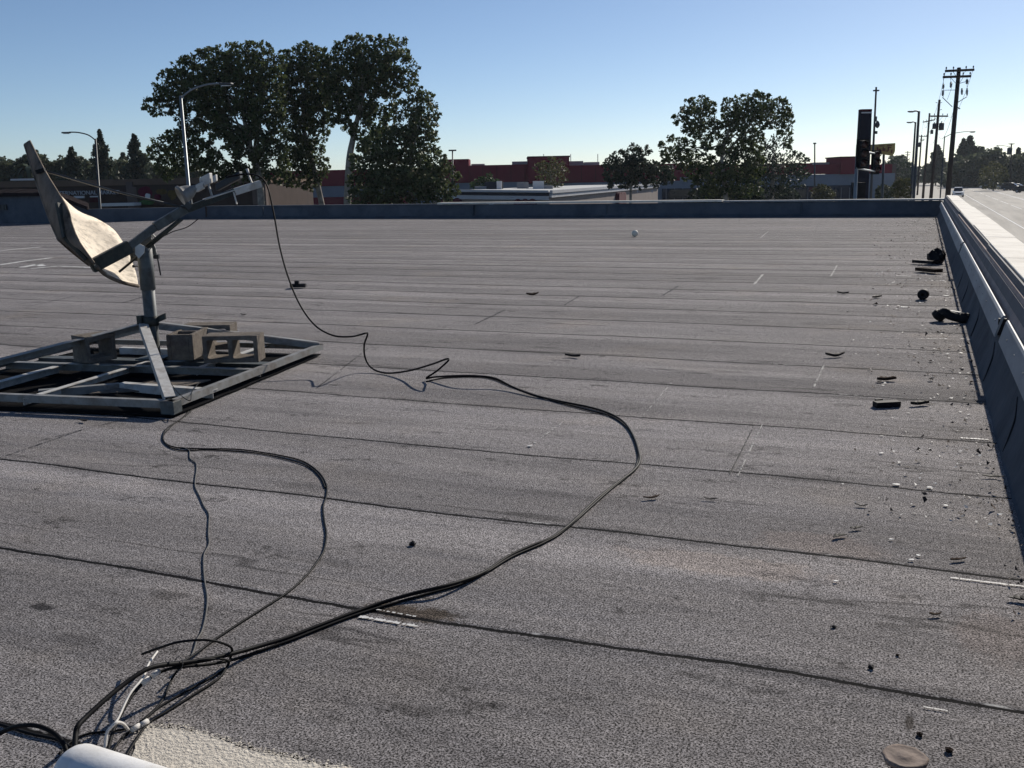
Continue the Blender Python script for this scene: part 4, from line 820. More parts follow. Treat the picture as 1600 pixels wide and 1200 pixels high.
def conifer(label, px_, ytop, ybot, wpx, d, seed, leaf='leaf_conifer', group='conifers on the skyline'):
    rs = random.Random(seed); k = d/F; base = pd(px_, ybot, d); base.z = G-.12; top_ = pd(px_, ytop, d); t = thing('conifer_tree', base, label, 'tree', group)
    zb_ = pd(px_, ybot, d).z; C_ = []; n_t = 16
    for i in range(n_t):
        f_ = (i+.5)/n_t; z = top_.z+(zb_-top_.z)*f_; r = wpx*k*.85*(f_**.75)*(1+.35*rs.uniform(-1, 1))
        for b_ in range(6):
            a = rs.uniform(0, 6.28); L_ = r*rs.uniform(.6, 1.1)
            m_ = 34; tt = RNG.random(m_)**.7
            C_.append(np.stack([base.x+math.cos(a)*L_*tt, base.y+math.sin(a)*L_*tt, z-.25*L_*tt+RNG.normal(0, .05*(top_.z-zb_)/3, m_)], 1)+RNG.normal(0, .12*max(r, .3), (m_, 3)))
    v, f = quads(np.concatenate(C_), .0042*d); mesh_np('crown', v, f, leaf, t)
    mb = MB(); mb.tube([base, (base.x, base.y, top_.z-.2)], .2, 7, True, .04); mb.build('trunk', 'bark_dark', t)
conifer('slim conifer standing tallest behind the left street lamp', 163, 205, 285, 30, 150, 1); conifer('dark conifer right beside the big sycamore cluster', 216, 212, 285, 34, 150, 2)
conifer('small spiky conifer right of the dish tip', 117, 232, 285, 28, 150, 3); conifer('pale distant conifer between two darker ones, left', 196, 240, 285, 18, 200, 4, 'leaf_far')
conifer('broad twin-topped conifer right of the large utility pole', 1511, 214, 285, 40, 300, 5); conifer('shoulder of the twin-topped conifer by the utility pole', 1501, 219, 285, 34, 302, 6)
conifer('small pointed conifer alone on the right skyline', 1531, 231, 285, 20, 310, 7); conifer('distant conifer behind the pole with transformers', 1462, 228, 280, 24, 330, 8, 'leaf_far'); conifer('thin conifer right of the street-side pole, far right', 1588, 233, 280, 12, 300, 9)
def thicket(name, poly, d, leaf, br, lsz, seed, thick=.35, dens=1.0):
    rs = random.Random(seed); k = d/F; C_ = []; xs = [p[0] for p in poly]; ys_ = [p[1] for p in poly]; cl = []
    for _ in range(int((max(xs)-min(xs))*(max(ys_)-min(ys_))/(br*br)*9)+40):
        p = (rs.uniform(min(xs), max(xs)), rs.uniform(min(ys_), max(ys_)))
        if not inpoly(p, poly): continue
        r = br*rs.uniform(.6, 1.2); dep = rs.uniform(-1, 1)*30*k
        if any(math.hypot(p[0]-c[0], p[1]-c[1]) < (r+c[2])*.5 and abs(dep-c[3]) < r*k for c in cl): continue
        cl.append((p[0], p[1], r, dep)); c3 = np.array(pd(p[0], p[1], d+dep)); n = int(dens*20*(r*k/lsz)**2)+14
        pts = RNG.normal(0, 1, (n, 3)); pts /= np.linalg.norm(pts, axis=1, keepdims=True); C_.append(c3+pts*(RNG.random((n, 1))**.45)*r*k)
    C_ = np.concatenate(C_); C_ = C_[C_[:, 2] > G-.1]
    v, f = quads(C_, lsz); return tag(mesh_np(name, v, f, leaf), kind='stuff')
thicket('far_woodland', [(-60, 262), (0, 250), (20, 256), (60, 240), (75, 256), (95, 250), (130, 252), (150, 258), (180, 254), (200, 256), (240, 262), (300, 268), (420, 272), (420, 300), (-60, 300)], 165, 'leaf_far', 9, .75, 21)
thicket('far_woodland', [(1484, 262), (1500, 250), (1520, 248), (1540, 240), (1556, 236), (1570, 247), (1580, 248), (1600, 244), (1680, 240), (1680, 292), (1560, 296), (1484, 284)], 280, 'leaf_far', 9, 1.1, 22)
thicket('far_woodland', [(1380, 262), (1400, 248), (1412, 250), (1424, 262), (1440, 268), (1470, 255), (1490, 258), (1490, 282), (1380, 290)], 420, 'leaf_far', 8, 1.6, 23)
tree('round_tree', 'round clipped tree standing among parked cars on the far right', [[(1531, 275), (1534, 260), (1546, 253), (1560, 254), (1572, 264), (1574, 282), (1568, 292), (1540, 292), (1532, 286)]], [(1552, 297), (1552, 288), (1552, 272)], 230, 'leaf_olive', seed=31, br=7, trunk_r=.2, lsz=.6, dens=1.3)
tree('bushy_tree', 'dark bushy tree beyond the yellow sign, left of the street', [[(1386, 262), (1394, 246), (1408, 244), (1418, 252), (1426, 270), (1424, 286), (1388, 290)]], [(1406, 300), (1406, 285), (1406, 262)], 200, 'leaf_blue', seed=32, br=7, trunk_r=.2, lsz=.55, dens=1.2)
tree('low_shrub', 'grey-green shrubs behind the traffic signal at the end of the store wall', [[(1395, 290), (1405, 280), (1418, 278), (1424, 292), (1420, 306), (1396, 306)]], [(1408, 308), (1408, 300), (1408, 290)], 100, 'leaf_olive', seed=33, br=5, trunk_r=.08, lsz=.3, cat='shrub')
tree('low_shrub', 'shrubs at the foot of the open-crowned sycamore', [[(1075, 318), (1080, 298), (1110, 290), (1150, 294), (1190, 300), (1195, 318)]], [(1130, 318), (1130, 310), (1130, 300)], 86, 'leaf_blue', seed=34, br=6, trunk_r=.08, lsz=.3, cat='shrub')
tree('low_shrub', 'small rust-green shrub by the shopfront, left of the signal cabinet', [[(1268, 300), (1280, 290), (1296, 292), (1304, 304), (1300, 314), (1270, 314)]], [(1286, 316), (1286, 308), (1286, 300)], 130, 'leaf_olive', seed=35, br=4.5, trunk_r=.06, lsz=.3, cat='shrub')
tree('low_shrub', 'dark shrub between the open-crowned sycamore and the shopfront posters', [[(1206, 302), (1220, 293), (1240, 296), (1250, 306), (1246, 316), (1210, 316)]], [(1228, 318), (1228, 310), (1228, 303)], 118, 'leaf_blue', seed=36, br=4.5, trunk_r=.06, lsz=.3, cat='shrub')
tree('low_shrub', 'ragged shrub right of the smaller traffic signal, before the grey wall', [[(1368, 296), (1380, 288), (1394, 292), (1398, 304), (1392, 312), (1370, 312)]], [(1383, 314), (1383, 306), (1383, 298)], 108, 'leaf_far', seed=37, br=4.5, trunk_r=.06, lsz=.3, cat='shrub')
# palm at the far left
pb = pd(42, 285, 140); pb.z = G-.12; palm = thing('palm_tree', pb, 'shaggy dark palm behind the tip of the dish, far left', 'tree')
ct = pd(42, 262, 140); vs = []; fs = []
mbp = MB()
for i in range(46):
    a = random.uniform(0, 6.28); up = random.uniform(-.5, 1.0); L_ = random.uniform(1.9, 2.9); prev = None
    for j in range(6):
        s_ = j/5; p = ct+Vector((math.cos(a)*L_*s_, math.sin(a)*L_*s_, L_*(up*s_-1.0*s_*s_))); w = .34*(1-s_)*(.4+s_)*1.6+.03; sd = Vector((-math.sin(a), math.cos(a), .2))
        cur = (p-sd*w, p+sd*w)
        if prev: mbp.add([prev[0], cur[0], cur[1], prev[1]], [(0, 1, 2, 3)])
        prev = cur
mbp.build('crown', 'leaf_conifer', palm)
mb = MB(); mb.tube([pb, ct], .3, 8, True, .22); mb.build('trunk', 'bark_dark', palm)

# ---------------------------------------------------------------- buildings across the lots
def fbox(mb, x0, x1, y0, y1, d, th=1.0, ground=False, front=0.0):
    xm = (x0+x1)/2; a = pd(x0, (y0+(y1 or y0))/2, d); b = pd(x1, (y0+(y1 or y0))/2, d); zt = zrow(xm, y0, d); zb_ = G-.12 if ground else zrow(xm, y1, d)
    f0, f1 = CF*(-front), CF*(th-front); A = Vector((a.x, a.y, 0)); B = Vector((b.x, b.y, 0)); up = lambda v, z: v+Vector((0, 0, z))
    return mb.hexa([up(A+f0, zb_), up(B+f0, zb_), up(B+f1, zb_), up(A+f1, zb_), up(A+f0, zt), up(B+f0, zt), up(B+f1, zt), up(A+f1, zt)])
def fpart(par_, name, m, x0, x1, y0, y1, d, th=1.0, ground=False, front=0.0):
    b = MB(); fbox(b, x0, x1, y0, y1, d, th, ground, front); return b.build(name, m, par_)
ds = 165
st = thing('store_building', pd(900, 300, ds)*1.0, 'long low store with dark red bands and grey walls across the far lot', 'building')
fpart(st, 'wall', 'grey_wall', 404, 1398, 280, 0, ds, 40, True)
for a, b, y0, y1 in [(404, 704, 265, 290), (704, 826, 258, 285), (888, 1062, 257, 284), (1062, 1268, 257, 278), (1268, 1312, 257, 272), (1344, 1394, 257, 272)]:
    fpart(st, 'red_fascia', 'red_wall', a, b, y0, y1, ds, 3, False, .25)
fpart(st, 'entrance_tower', 'red_wall', 690, 733, 249, 284, ds, 8, False, .9); fpart(st, 'entrance_tower', 'red_wall', 825, 889, 246, 286, ds, 10, False, 1.2); fpart(st, 'entrance_tower', 'red_wall', 1311, 1345, 246, 272, ds, 8, False, .9)
fpart(st, 'tower_cap', 'red_dark', 824, 890, 244, 246.4, ds, 10.4, False, 1.5); fpart(st, 'tower_cap', 'red_dark', 1310, 1346, 244.5, 246.4, ds, 8.4, False, 1.2)
fpart(st, 'red_base', 'red_wall', 404, 640, 308, 0, ds, 1, True, .3)
fpart(st, 'dark_shopfront', 'navy_wall', 1035, 1340, 292, 0, ds, 1, True, .3)
fpart(st, 'end_pilaster', 'tan_pillar', 1393, 1399, 256, 0, ds, 1.4, True, .5)
for x in (480, 560, 1290, 1325, 1100, 960): fpart(st, 'wall_joint', 'navy_wall', x, x+.8, 272 if x > 1200 else 291, 0, ds, .3, True, .12)
for a, b, y0, y1 in [(735, 756, 255.5, 262), (800, 826, 251.5, 262), (892, 914, 251, 260), (916, 940, 252.5, 260), (1285, 1308, 253, 258)]:
    fpart(st, 'rooftop_unit', 'hvac', a, b, y0, y1, ds, 3, False, -4)
for a in (850, 893, 936): fpart(st, 'roof_pipe', 'hvac', a, a+1, 240, 262, ds, .15, False, -3)
for x in range(710, 1062, 22):
    if not 822 < x < 892: fpart(st, 'fascia_joint', 'red_dark', x, x+.7, 258.5, 284, ds, .1, False, .33)
for x in range(1040, 1340, 13): fpart(st, 'mullion', 'hvac', x, x+.6, 293, 0, ds, .1, True, .52)
# produce and stock in front of the shop: small crates as one mass
for (a, b, y0, m) in [(1155, 1172, 297, 'mural_red'), (1215, 1232, 290, 'mural_gold'), (1262, 1282, 292, 'mural_red')]: fpart(st, 'window_poster', m, a, b, y0, y0+7, ds, .2, False, .5)
for (a, b) in [(1045, 1075), (1085, 1110), (1180, 1210), (1235, 1258), (1285, 1306)]: fpart(st, 'shop_window', 'glass_dark', a, b, 296, 309, ds, .2, False, .42)

# restaurant with arched red awnings
c0, c1, c2 = pd(675, 300, 100), pd(858, 299, 96), pd(1028, 287, 150)
for c in (c0, c1, c2): c.z = 0
rt = thing('restaurant_building', Vector((c1.x, c1.y, G)), 'low beige restaurant with white roof edge and dark red arched awnings beyond the parapet', 'building')
def zz(px_, py_, c): return zrow(px_, py_, (RW.transposed() @ (Vector((c.x, c.y, 1.5))-CAM)).z)
zA, zB, zC = zz(675, 297.5, c0), zz(858, 299, c1), zz(1028, 286.5, c2)
up = lambda v, z: Vector((v.x, v.y, z))
def wallq(mb, a, b, z0, za, zb_, th, proud=0.0):
    d = (b-a).normalized(); n = Vector((-d.y, d.x, 0)); A, B = a-n*proud, b-n*proud
    mb.hexa([up(A, z0), up(B, z0), up(B+n*th, z0), up(A+n*th, z0), up(A, za), up(B, zb_), up(B+n*th, zb_), up(A+n*th, za)])
mb = MB(); wallq(mb, c0, c1, G-.12, zA-.1, zB-.1, .4); wallq(mb, c1, c2, G-.12, zB-.1, zC-.1, .4); mb.build('wall', 'beige_wall', rt)
mb = MB(); d = (c1-c0).normalized(); n = Vector((-d.y, d.x, 0)); mb.add([up(c0, zA-.08), up(c1, zB-.08), up(c2, zC-.08), up(c0+(c2-c1), zC-.08)], [(0, 1, 2, 3)]); mb.v += [(v[0], v[1], v[2]-.2) for v in mb.v]; mb.f += [(7, 6, 5, 4), (0, 4, 5, 1), (1, 5, 6, 2), (2, 6, 7, 3), (3, 7, 4, 0)]; mb.smooth += [False]*5; mb.build('roof', 'roof_white', rt)
mb = MB()
def band(mb, a, b, za, zb_, h, proud, th=.3):
    d = (b-a).normalized(); n = Vector((-d.y, d.x, 0)); A, B = a-n*proud, b-n*proud
    mb.hexa([up(A, za-h), up(B, zb_-h), up(B+n*th, zb_-h), up(A+n*th, za-h), up(A, za), up(B, zb_), up(B+n*th, zb_), up(A+n*th, za)])
band(mb, c0, c1, zA+.1, zB+.1, .22, .35); band(mb, c1, c2, zB+.1, zC+.1, .3, .35); mb.build('roof_edge', 'white_trim', rt)
mb = MB(); band(mb, c0, c1, zA-.122, zB-.122, .30, .2); mb.build('dark_fascia', 'navy_wall', rt)
mb = MB(); band(mb, c0, c1, zA-.45, zB-.45, .38, .28); band(mb, c1, c2, zB-.25, zC-.25, .35, .25); mb.build('pale_fascia', 'white_trim', rt)
def aw(t0, t1, a, b, za, zb_):
    p0, p1 = a.lerp(b, t0), a.lerp(b, t1); d = (b-a).normalized(); n = Vector((-d.y, d.x, 0)); m_ = MB(); zt_ = za+(zb_-za)*t0-.95
    k = 3
    for i in range(k):
        s0, s1 = p0.lerp(p1, i/k), p0.lerp(p1, (i+1)/k); w = (s1-s0).length; poly = [up(s0, zt_-1.3), up(s1, zt_-1.3)]+[up(s0.lerp(s1, .5+.5*math.cos(x)), zt_-.15+.35*math.sin(x)) for x in [math.pi*j/8 for j in range(9)]]
        m_.prism([p-n*.5 for p in poly], n*.55)
    m_.build('arched_awning', 'awning', rt)
aw(.085, .26, c0, c1, zA, zB); aw(.72, .90, c0, c1, zA, zB); aw(.50, .57, c1, c2, zB, zC)
p0 = c0.lerp(c1, .52); n = Vector((-d.y, d.x, 0)); mb = MB(); mb.prism([up(p0-d*.75, zA-2.0)-n*.3, up(p0+d*.75, zA-2.0)-n*.3, up(p0, zA-1.25)-n*.3], n*.25); mb.build('gable_sign', 'white_trim', rt)
for (a, b, y0, y1, m, dd) in [(757, 786, 284, 297, 'navy_wall', 112), (776, 784, 283, 296, 'white_trim', 110), (808, 826, 285, 296, 'hvac', 114), (833, 850, 283, 297, 'white_trim', 112), (850, 864, 290, 297, 'hvac', 112), (742, 760, 291, 297, 'hvac', 112)]:
    fpart(rt, 'rooftop_unit', m, a, b, y0, y1, dd, 1.6, False, 0)
for x in (995, 1018): fpart(rt, 'wall_lamp', 'white_trim', x, x+1.6, 297, 301, 128, .3, False, .3)

# brown market hall on the left
dk = 100
mk = thing('market_building', pd(200, 318, dk), 'flat brown market hall with white lettering and a painted fruit mural on the left', 'building')
fpart(mk, 'wall', 'brown_dark', -120, 412, 290, 0, dk, 25, True); fpart(mk, 'parapet_band', 'brown_wall', -120, 414, 281, 290.4, dk, 26, False, .3)
fpart(mk, 'pillar', 'tan_pillar', 199, 209, 284, 0, dk, 1, True, .5); fpart(mk, 'pillar', 'tan_pillar', 209, 217, 292, 0, dk, 1, True, .42); fpart(mk, 'pillar', 'tan_pillar', 395, 416, 281, 0, dk, 1, True, .6)
mb = MB(); fbox(mb, 216, 300, 291, 320, dk, .2, False, .35); mu = mb.build('mural', 'brown_dark', mk)
for (a, b, y0, y1, m) in [(216, 238, 291, 310, 'mural_red'), (217, 242, 312, 320, 'mural_green'), (243, 262, 295, 304, 'mural_gold'), (240, 252, 303, 313, 'mural_red'), (262, 276, 296, 312, 'mural_gold'), (226, 235, 302, 311, 'white_trim')]:
    b_ = MB(); x = (a+b)/2; c = pd(x, (y0+y1)/2, dk-.42-.02*random.random()); rx = (b-a)/2*dk/F; rz = (y1-y0)/2*dk/F
    poly = [c+CR*math.cos(t)*rx*random.uniform(.8, 1.1)+Vector((0, 0, math.sin(t)*rz*random.uniform(.8, 1.1))) for t in [2*math.pi*j/14 for j in range(14)]]
    b_.prism(poly, CF*.05); b_.build('fruit_motif', m, mu)
lettering('sign_letters', 'INTERNATIONAL MARKET', 'letter_white', mk, pd(135, 301.5, dk-.4), CR, .56, .06)
fpart(mk, 'lower_sign', 'red_dark', 142, 157, 309, 316, dk, .2, False, .4); fpart(mk, 'lower_sign', 'white_trim', 118, 134, 306, 309.5, dk, .2, False, .4); fpart(mk, 'lower_sign', 'white_trim', 143, 156, 306, 308, dk, .2, False, .4)
fpart(mk, 'canopy_edge', 'roof_white', 158, 209, 317.5, 322, dk-3, 2, False, 0)
fpart(mk, 'parapet_step', 'white_trim', -30, 12, 279, 282, dk, 2, False, -6)

# ---------------------------------------------------------------- poles, lamps, signals, signs
def pole_base(px_, py_, d):
    p = pd(px_, py_, d); return Vector((p.x, p.y, G-.12))
def street_lamp(label, base, top, arm, d, r=.10, m='steel_pole', head=.55, group='street lamps'):
    b = pole_base(*base, d); tp = pd(*top, d); t = thing('street_lamp', b, label, 'street lamp', group)
    mb = MB(); mb.tube([b, Vector((b.x, b.y, b.z+.5)), tp], [r*1.3, r, r*.75], 10); mb.build('pole', m, t)
    A = [tp+Vector((0, 0, -.1))]+[pd(x, y, d) for x, y in arm]
    mb = MB(); mb.tube(smooth_path(A, 6), r*.45, 8); ar = mb.build('arm', m, t)
    e = A[-1]; dv = (A[-1]-A[-2]); dv.z = 0; dv.normalize(); mb = MB(); mb.box(e+dv*head*.4-Vector((0, 0, .03)), (head, head*.42, .11), dv); lm = mb.build('lamp_head', 'steel_dark', t, .03)
    mb = MB(); mb.box(e+dv*head*.4-Vector((0, 0, .10)), (head*.6, head*.3, .04), dv); mb.build('lens', 'lamp_glass', lm, .01)
    return t
street_lamp('curved street lamp in front of the big sycamore cluster', (297.5, 318), (282, 150), [(300, 140), (325, 132), (346, 130.5)], 46, .095)
street_lamp('curved street lamp on the left, its arm reaching left over the dish', (154, 320), (149, 217), [(138, 211), (122, 207), (108, 206.5)], 72, .10, 'steel_dark')
street_lamp('street lamp with a long arm reaching right behind the large utility pole', (1469, 306), (1476, 213), [(1488, 209), (1505, 206), (1516, 205.5)], 95, .07, 'steel_dark')
street_lamp('taller of two square-headed lot lamps left of the utility poles', (1427.5, 306), (1436, 174), [(1433, 173.6), (1428, 173.6)], 85, .14, 'steel_dark', .6, 'lot lamps')
street_lamp('shorter of two square-headed lot lamps left of the utility poles', (1423, 306), (1430.5, 191), [(1428, 190.6), (1425, 190.6)], 100, .12, 'steel_dark', .6, 'lot lamps')
def thin_post(label, base, top, d, headw):
    b = pole_base(*base, d); tp = pd(*top, d); t = thing('lot_lamp', b, label, 'street lamp', 'distant lot lamps')
    mb = MB(); mb.tube([b, tp], .12, 7, True, .09); mb.build('pole', 'steel_dark', t); mb = MB(); mb.box(tp, (headw, .4, .18), CR, CF); mb.build('lamp_head', 'steel_dark', t)
thin_post('thin T-shaped lot lamp before the left red store tower', (707.5, 310), (707, 235), 130, 1.0); thin_post('thin straight post right of the dense tree, above the store roof', (1273.5, 310), (1273, 224), 140, .35)

def utility_pole(label, base, top, d, r0, r1, arms, group='utility poles along the street', gear=()):
    b = pole_base(*base, d); tp = pd(*top, d); t = thing('utility_pole', b, label, 'utility pole', group)
    mb = MB(); mb.tube([b, tp], r0, 12, True, r1); mb.build('pole', 'wood_pole', t)
    for (xa, xb, y) in arms:
        ya, yb = (y if not isinstance(y, tuple) else y[0]), (y if not isinstance(y, tuple) else y[1])
        a_, b_ = pd(xa, ya, d-.22), pd(xb, yb, d-.22); mb = MB(); mb.beam(a_, b_, .12, .15); ca = mb.build('crossarm', 'wood_pole', t)
        for f_ in (.03, .28, .72, .97):
            p = a_.lerp(b_, f_); mb = MB(); mb.lathe(p+Vector((0, 0, .07)), [(.02, 0), (.02, .06), (.055, .07), (.04, .12), (.055, .13), (.03, .19), (0, .2)], 10); mb.build('insulator', 'porcelain', ca)
        mid_ = (a_+b_)/2; c_ = Vector((tp.x, tp.y, mid_.z-.55)); mb = MB()
        for f_ in (.25, .75): mb.beam(a_.lerp(b_, f_), c_, .03, .012)
        mb.build('crossarm_brace', 'steel_dark', t)
    for (kind, xa, ya, xb, yb, s_) in gear:
        mb = MB()
        if kind == 'can':
            c = pd(xa, ya, d-.1); mb.lathe(c, [(0, -s_*1.5), (s_*.9, -s_*1.5), (s_, -s_*1.4), (s_, s_*1.2), (s_*.6, s_*1.45), (0, s_*1.5)], 14); mb.tube([c+Vector((0, 0, s_*1.4)), c+Vector((0, 0, s_*2.1))], .05, 6); mb.beam(c, Vector((b.x+(tp.x-b.x)*.8, b.y+(tp.y-b.y)*.8, c.z)), .04, .06); mb.build('transformer', 'steel_dark', t)
        elif kind == 'cut':
            mb.tube([pd(xa, ya, d-.15), pd(xb, yb, d-.15)], s_, 8); mb.lathe(pd(xa, (ya+yb)/2, d-.15), [(s_, -.12), (s_*2, -.1), (s_, -.05), (s_*2, 0), (s_, .05), (s_*2, .1), (s_, .12)], 8); mb.build('fuse_cutout', 'porcelain', t)
        else:
            mb.tube([pd(xa, ya, d-.1), pd(xb, yb, d-.1)], s_, 6); mb.build('tie_bar', 'steel_dark', t)
    return t
utility_pole('largest utility pole with two crossarms and hanging fuse gear, at the roof corner', (1479.5, 306), (1498.5, 106), 66, .19, .125, [(1477, 1522, (111, 109)), (1473.5, 1517, (120.5, 119))],
             gear=[('cut', 1474, 131, 1473.5, 139, .045), ('cut', 1473.3, 141, 1473, 150, .05), ('cut', 1486, 128, 1485.5, 137, .05), ('cut', 1511, 124, 1511, 131, .06), ('cut', 1503, 138, 1503, 148, .045), ('cut', 1511, 138, 1511, 149, .045), ('bar', 1474, 141, 1497, 140.5, .02), ('bar', 1472.5, 152, 1488, 167, .025), ('bar', 1511, 151, 1496.5, 160, .025), ('bar', 1474, 121, 1474, 152, .014), ('bar', 1511, 120, 1511, 150, .014), ('bar', 1497, 131, 1511, 127, .02), ('bar', 1485, 120, 1486, 130, .014), ('bar', 1487, 137, 1480, 156, .01), ('bar', 1496, 168, 1500, 170, .04)])
utility_pole('utility pole with two dark transformers, second from the roof corner', (1454, 306), (1468, 156), 105, .19, .12, [(1452, 1481, 181.5)], gear=[('can', 1460, 197, 0, 0, .20), ('can', 1471, 197.5, 0, 0, .26), ('bar', 1462, 160, 1465, 161, .03), ('bar', 1472, 160, 1469, 161, .03), ('bar', 1471.5, 171, 1468, 172, .03)])
utility_pole('slimmer utility pole with one long crossarm, third from the roof corner', (1442, 306), (1452.5, 177), 142, .18, .12, [(1442, 1461, (191, 187))], gear=[('can', 1456, 206, 0, 0, .2)])
utility_pole('distant utility pole with small crossarms, fourth from the roof corner', (1433.5, 300), (1440, 211), 195, .18, .12, [(1436, 1448, 213), (1438, 1444, 219)], gear=[('can', 1437, 226, 0, 0, .3)])
utility_pole('tiny utility pole far down the street, last of the row', (1415, 285), (1418.5, 236), 330, .2, .13, [(1414, 1423, 238), (1415, 1422, 242)])
rp = utility_pole('utility pole on the far right side of the street with a lamp arm', (1579, 292), (1580.5, 224), 230, .2, .14, [(1576, 1585, 225)], gear=[('can', 1577.5, 236, 0, 0, .55), ('bar', 1580, 230, 1568, 227.5, .05), ('bar', 1568, 227.5, 1557, 227, .06)])
# wires
def wire(label, pts, r=.012):
    P = [pd(*p) for p in pts]; out = []
    for a, b in zip(P[:-1], P[1:]):
        L_ = (b-a).length
        for i in range(10):
            t = i/10; v = a.lerp(b, t); v.z -= L_*.03*4*t*(1-t); out.append(v)
    out.append(P[-1]); mb = MB(); mb.tube(out, r, 5); tag(mb.build('power_line', 'steel_dark'), label, 'power line', 'power lines between the poles')
wire('power line strung between left crossarm ends of the utility poles', [(1478, 108, 65.8), (1453, 179.5, 104.8), (1443, 188, 141.8), (1436.5, 211, 194.8)])
wire('power line strung between right crossarm ends of the utility poles', [(1521, 107, 65.8), (1480, 179.5, 104.8), (1460, 184.5, 141.8), (1447, 211, 194.8)])
wire('lower service line between the trunks of the utility poles', [(1490, 172, 66), (1465, 205, 105), (1450, 215, 142)])

# traffic signals at the corner
def signal(label, cx, y0, y1, d, w):
    c = pd(cx, (y0+y1)/2, d); z0, z1 = zrow(cx, y1, d), zrow(cx, y0, d); H = z1-z0; t = thing('traffic_signal', Vector((c.x, c.y, z0)), label, 'traffic signal', 'traffic signals at the street corner')
    mb = MB(); mb.box(Vector((c.x, c.y, (z0+z1)/2)), (w*.62, .22, H*.98), CR, CF); mb.build('housing', 'signal_black', t, .03)
    mb = MB(); mb.box(Vector((c.x, c.y, (z0+z1)/2))+CF*.10, (w, .02, H*1.08), CR, CF); mb.build('backplate', 'signal_black', t)
    for i in range(3):
        zc = z0+H*(i+.5)/3; o = Vector((c.x, c.y, zc))-CF*.11; rr = H/6*.86
        mb = MB(); mb.lathe(o, [(0, .02), (rr*.8, .012), (rr*.85, 0)], 16, -CF); mb.build('signal_lens', 'lens', t)
        mb = MB(); n_ = 14; vs = []
        for k_ in range(n_+1):
            an = math.radians(-25+230*k_/n_); e = Vector((CR.x*math.cos(an)*rr, CR.y*math.cos(an)*rr, math.sin(an)*rr)); L_ = .24*(.55+.45*max(0, math.sin(an)))
            vs.append((o+e, o+e-CF*L_))
        mb.grid([[v[0] for v in vs], [v[1] for v in vs]], .008, (0, 0, 1)); mb.build('visor', 'signal_black', t)
    return t
s1 = signal('larger three-lamp traffic signal beside the grey corner pole', 1348.5, 219, 262, 40, .50); s2 = signal('smaller three-lamp traffic signal right of the larger one', 1369, 236, 271, 47, .42)
sp = pole_base(1336.5, 306, 40); spt = thing('signal_pole', sp, 'grey metal signal pole carrying the traffic signals at the corner', 'pole')
mb = MB(); mb.tube([sp, pd(1340, 226, 40.2)], .085, 12, True, .06); mb.build('shaft', 'steel_pole', spt)
mb = MB(); mb.beam(pd(1339, 229, 40.2), pd(1349, 229, 40.2), .06, .06); mb.beam(pd(1339, 256, 40.2), pd(1349, 256, 40.2), .06, .06); mb.tube(smooth_path([pd(1339, 238, 40.2), pd(1355, 238, 44), pd(1368, 240, 47.2)], 4), .04, 8); mb.tube(smooth_path([pd(1338, 263, 40.2), pd(1355, 266, 44), pd(1368, 268, 47.2)], 4), .04, 8); mb.build('mounting_arms', 'steel_pole', spt)
cab = pole_base(1345, 305, 41.5); cb = thing('signal_cabinet', cab, 'dark box under the traffic signal at the corner', 'cabinet')
fpart(cb, 'body', 'signal_black', 1336.5, 1353, 285, 0, 41.5, .5, True)
fpart(cb, 'door', 'signal_black', 1338, 1351.5, 287, 0, 41.5, .04, True, .03)
# tall dark pylon sign
py = pole_base(1352, 306, 60); pl = thing('pylon_sign', py, 'tall dark pylon sign with a white stripe near its red top', 'sign')
b = MB(); bx = [pd(1342.5, 222, 60), pd(1361, 222, 60), pd(1362.5, 174, 60), pd(1345.5, 174, 60)]
bx2 = [pd(1337.5, 300, 60), pd(1357.5, 300, 60)]
b.prism([Vector((bx2[0].x, bx2[0].y, G-.12)), Vector((bx2[1].x, bx2[1].y, G-.12)), bx[1], bx[2], bx[3], bx[0]], CF*.5); b.build('column', 'pylon_navy', pl, .02)
fpart(pl, 'red_cap', 'red_dark', 1345.5, 1362.5, 170.5, 174, 60, .5, False, .02); fpart(pl, 'white_stripe', 'white_trim', 1345.8, 1362.3, 175, 177, 60, .54, False, .025)
# lamp post with fittings and yellow banner sign
lb = pole_base(1361, 306, 70); lpst = thing('lamp_post', lb, 'tall lamp post with a small double head behind the pylon sign', 'street lamp')
mb = MB(); mb.tube([lb, pd(1369, 140, 70)], .10, 10, True, .065); mb.build('pole', 'steel_dark', lpst)
mb = MB(); mb.box(pd(1369, 141.5, 70), (.38, .22, .09), CR, CF); mb.build('lamp_head', 'steel_dark', lpst); mb = MB(); mb.box(pd(1369, 138, 70), (.10, .10, .18), CR, CF); mb.build('finial', 'steel_dark', lpst)
mb = MB(); mb.lathe(pd(1371, 195, 69.9), [(0, -.25), (.12, -.15), (.17, 0), (.1, .2), (0, .3)], 10); mb.box(pd(1368, 186, 70), (.16, .16, .35), CR, CF); mb.box(pd(1369, 207, 70), (.14, .14, .2), CR, CF); mb.build('camera_housing', 'steel_dark', lpst)
yb = pole_base(1380, 306, 76); ys_ = thing('yellow_sign', yb, 'faded yellow board sign with worn lettering and a torn lower edge', 'sign')
mb = MB(); mb.prism([pd(x, y, 76) for x, y in [(1361, 241), (1364, 240.5), (1376, 240.5), (1386, 242), (1394, 243.5), (1397, 240), (1398.5, 236), (1399, 223.5), (1380, 224.7), (1361, 226)]], CF*.15); bd = mb.build('board', 'sign_yellow', ys_)
mb = MB()
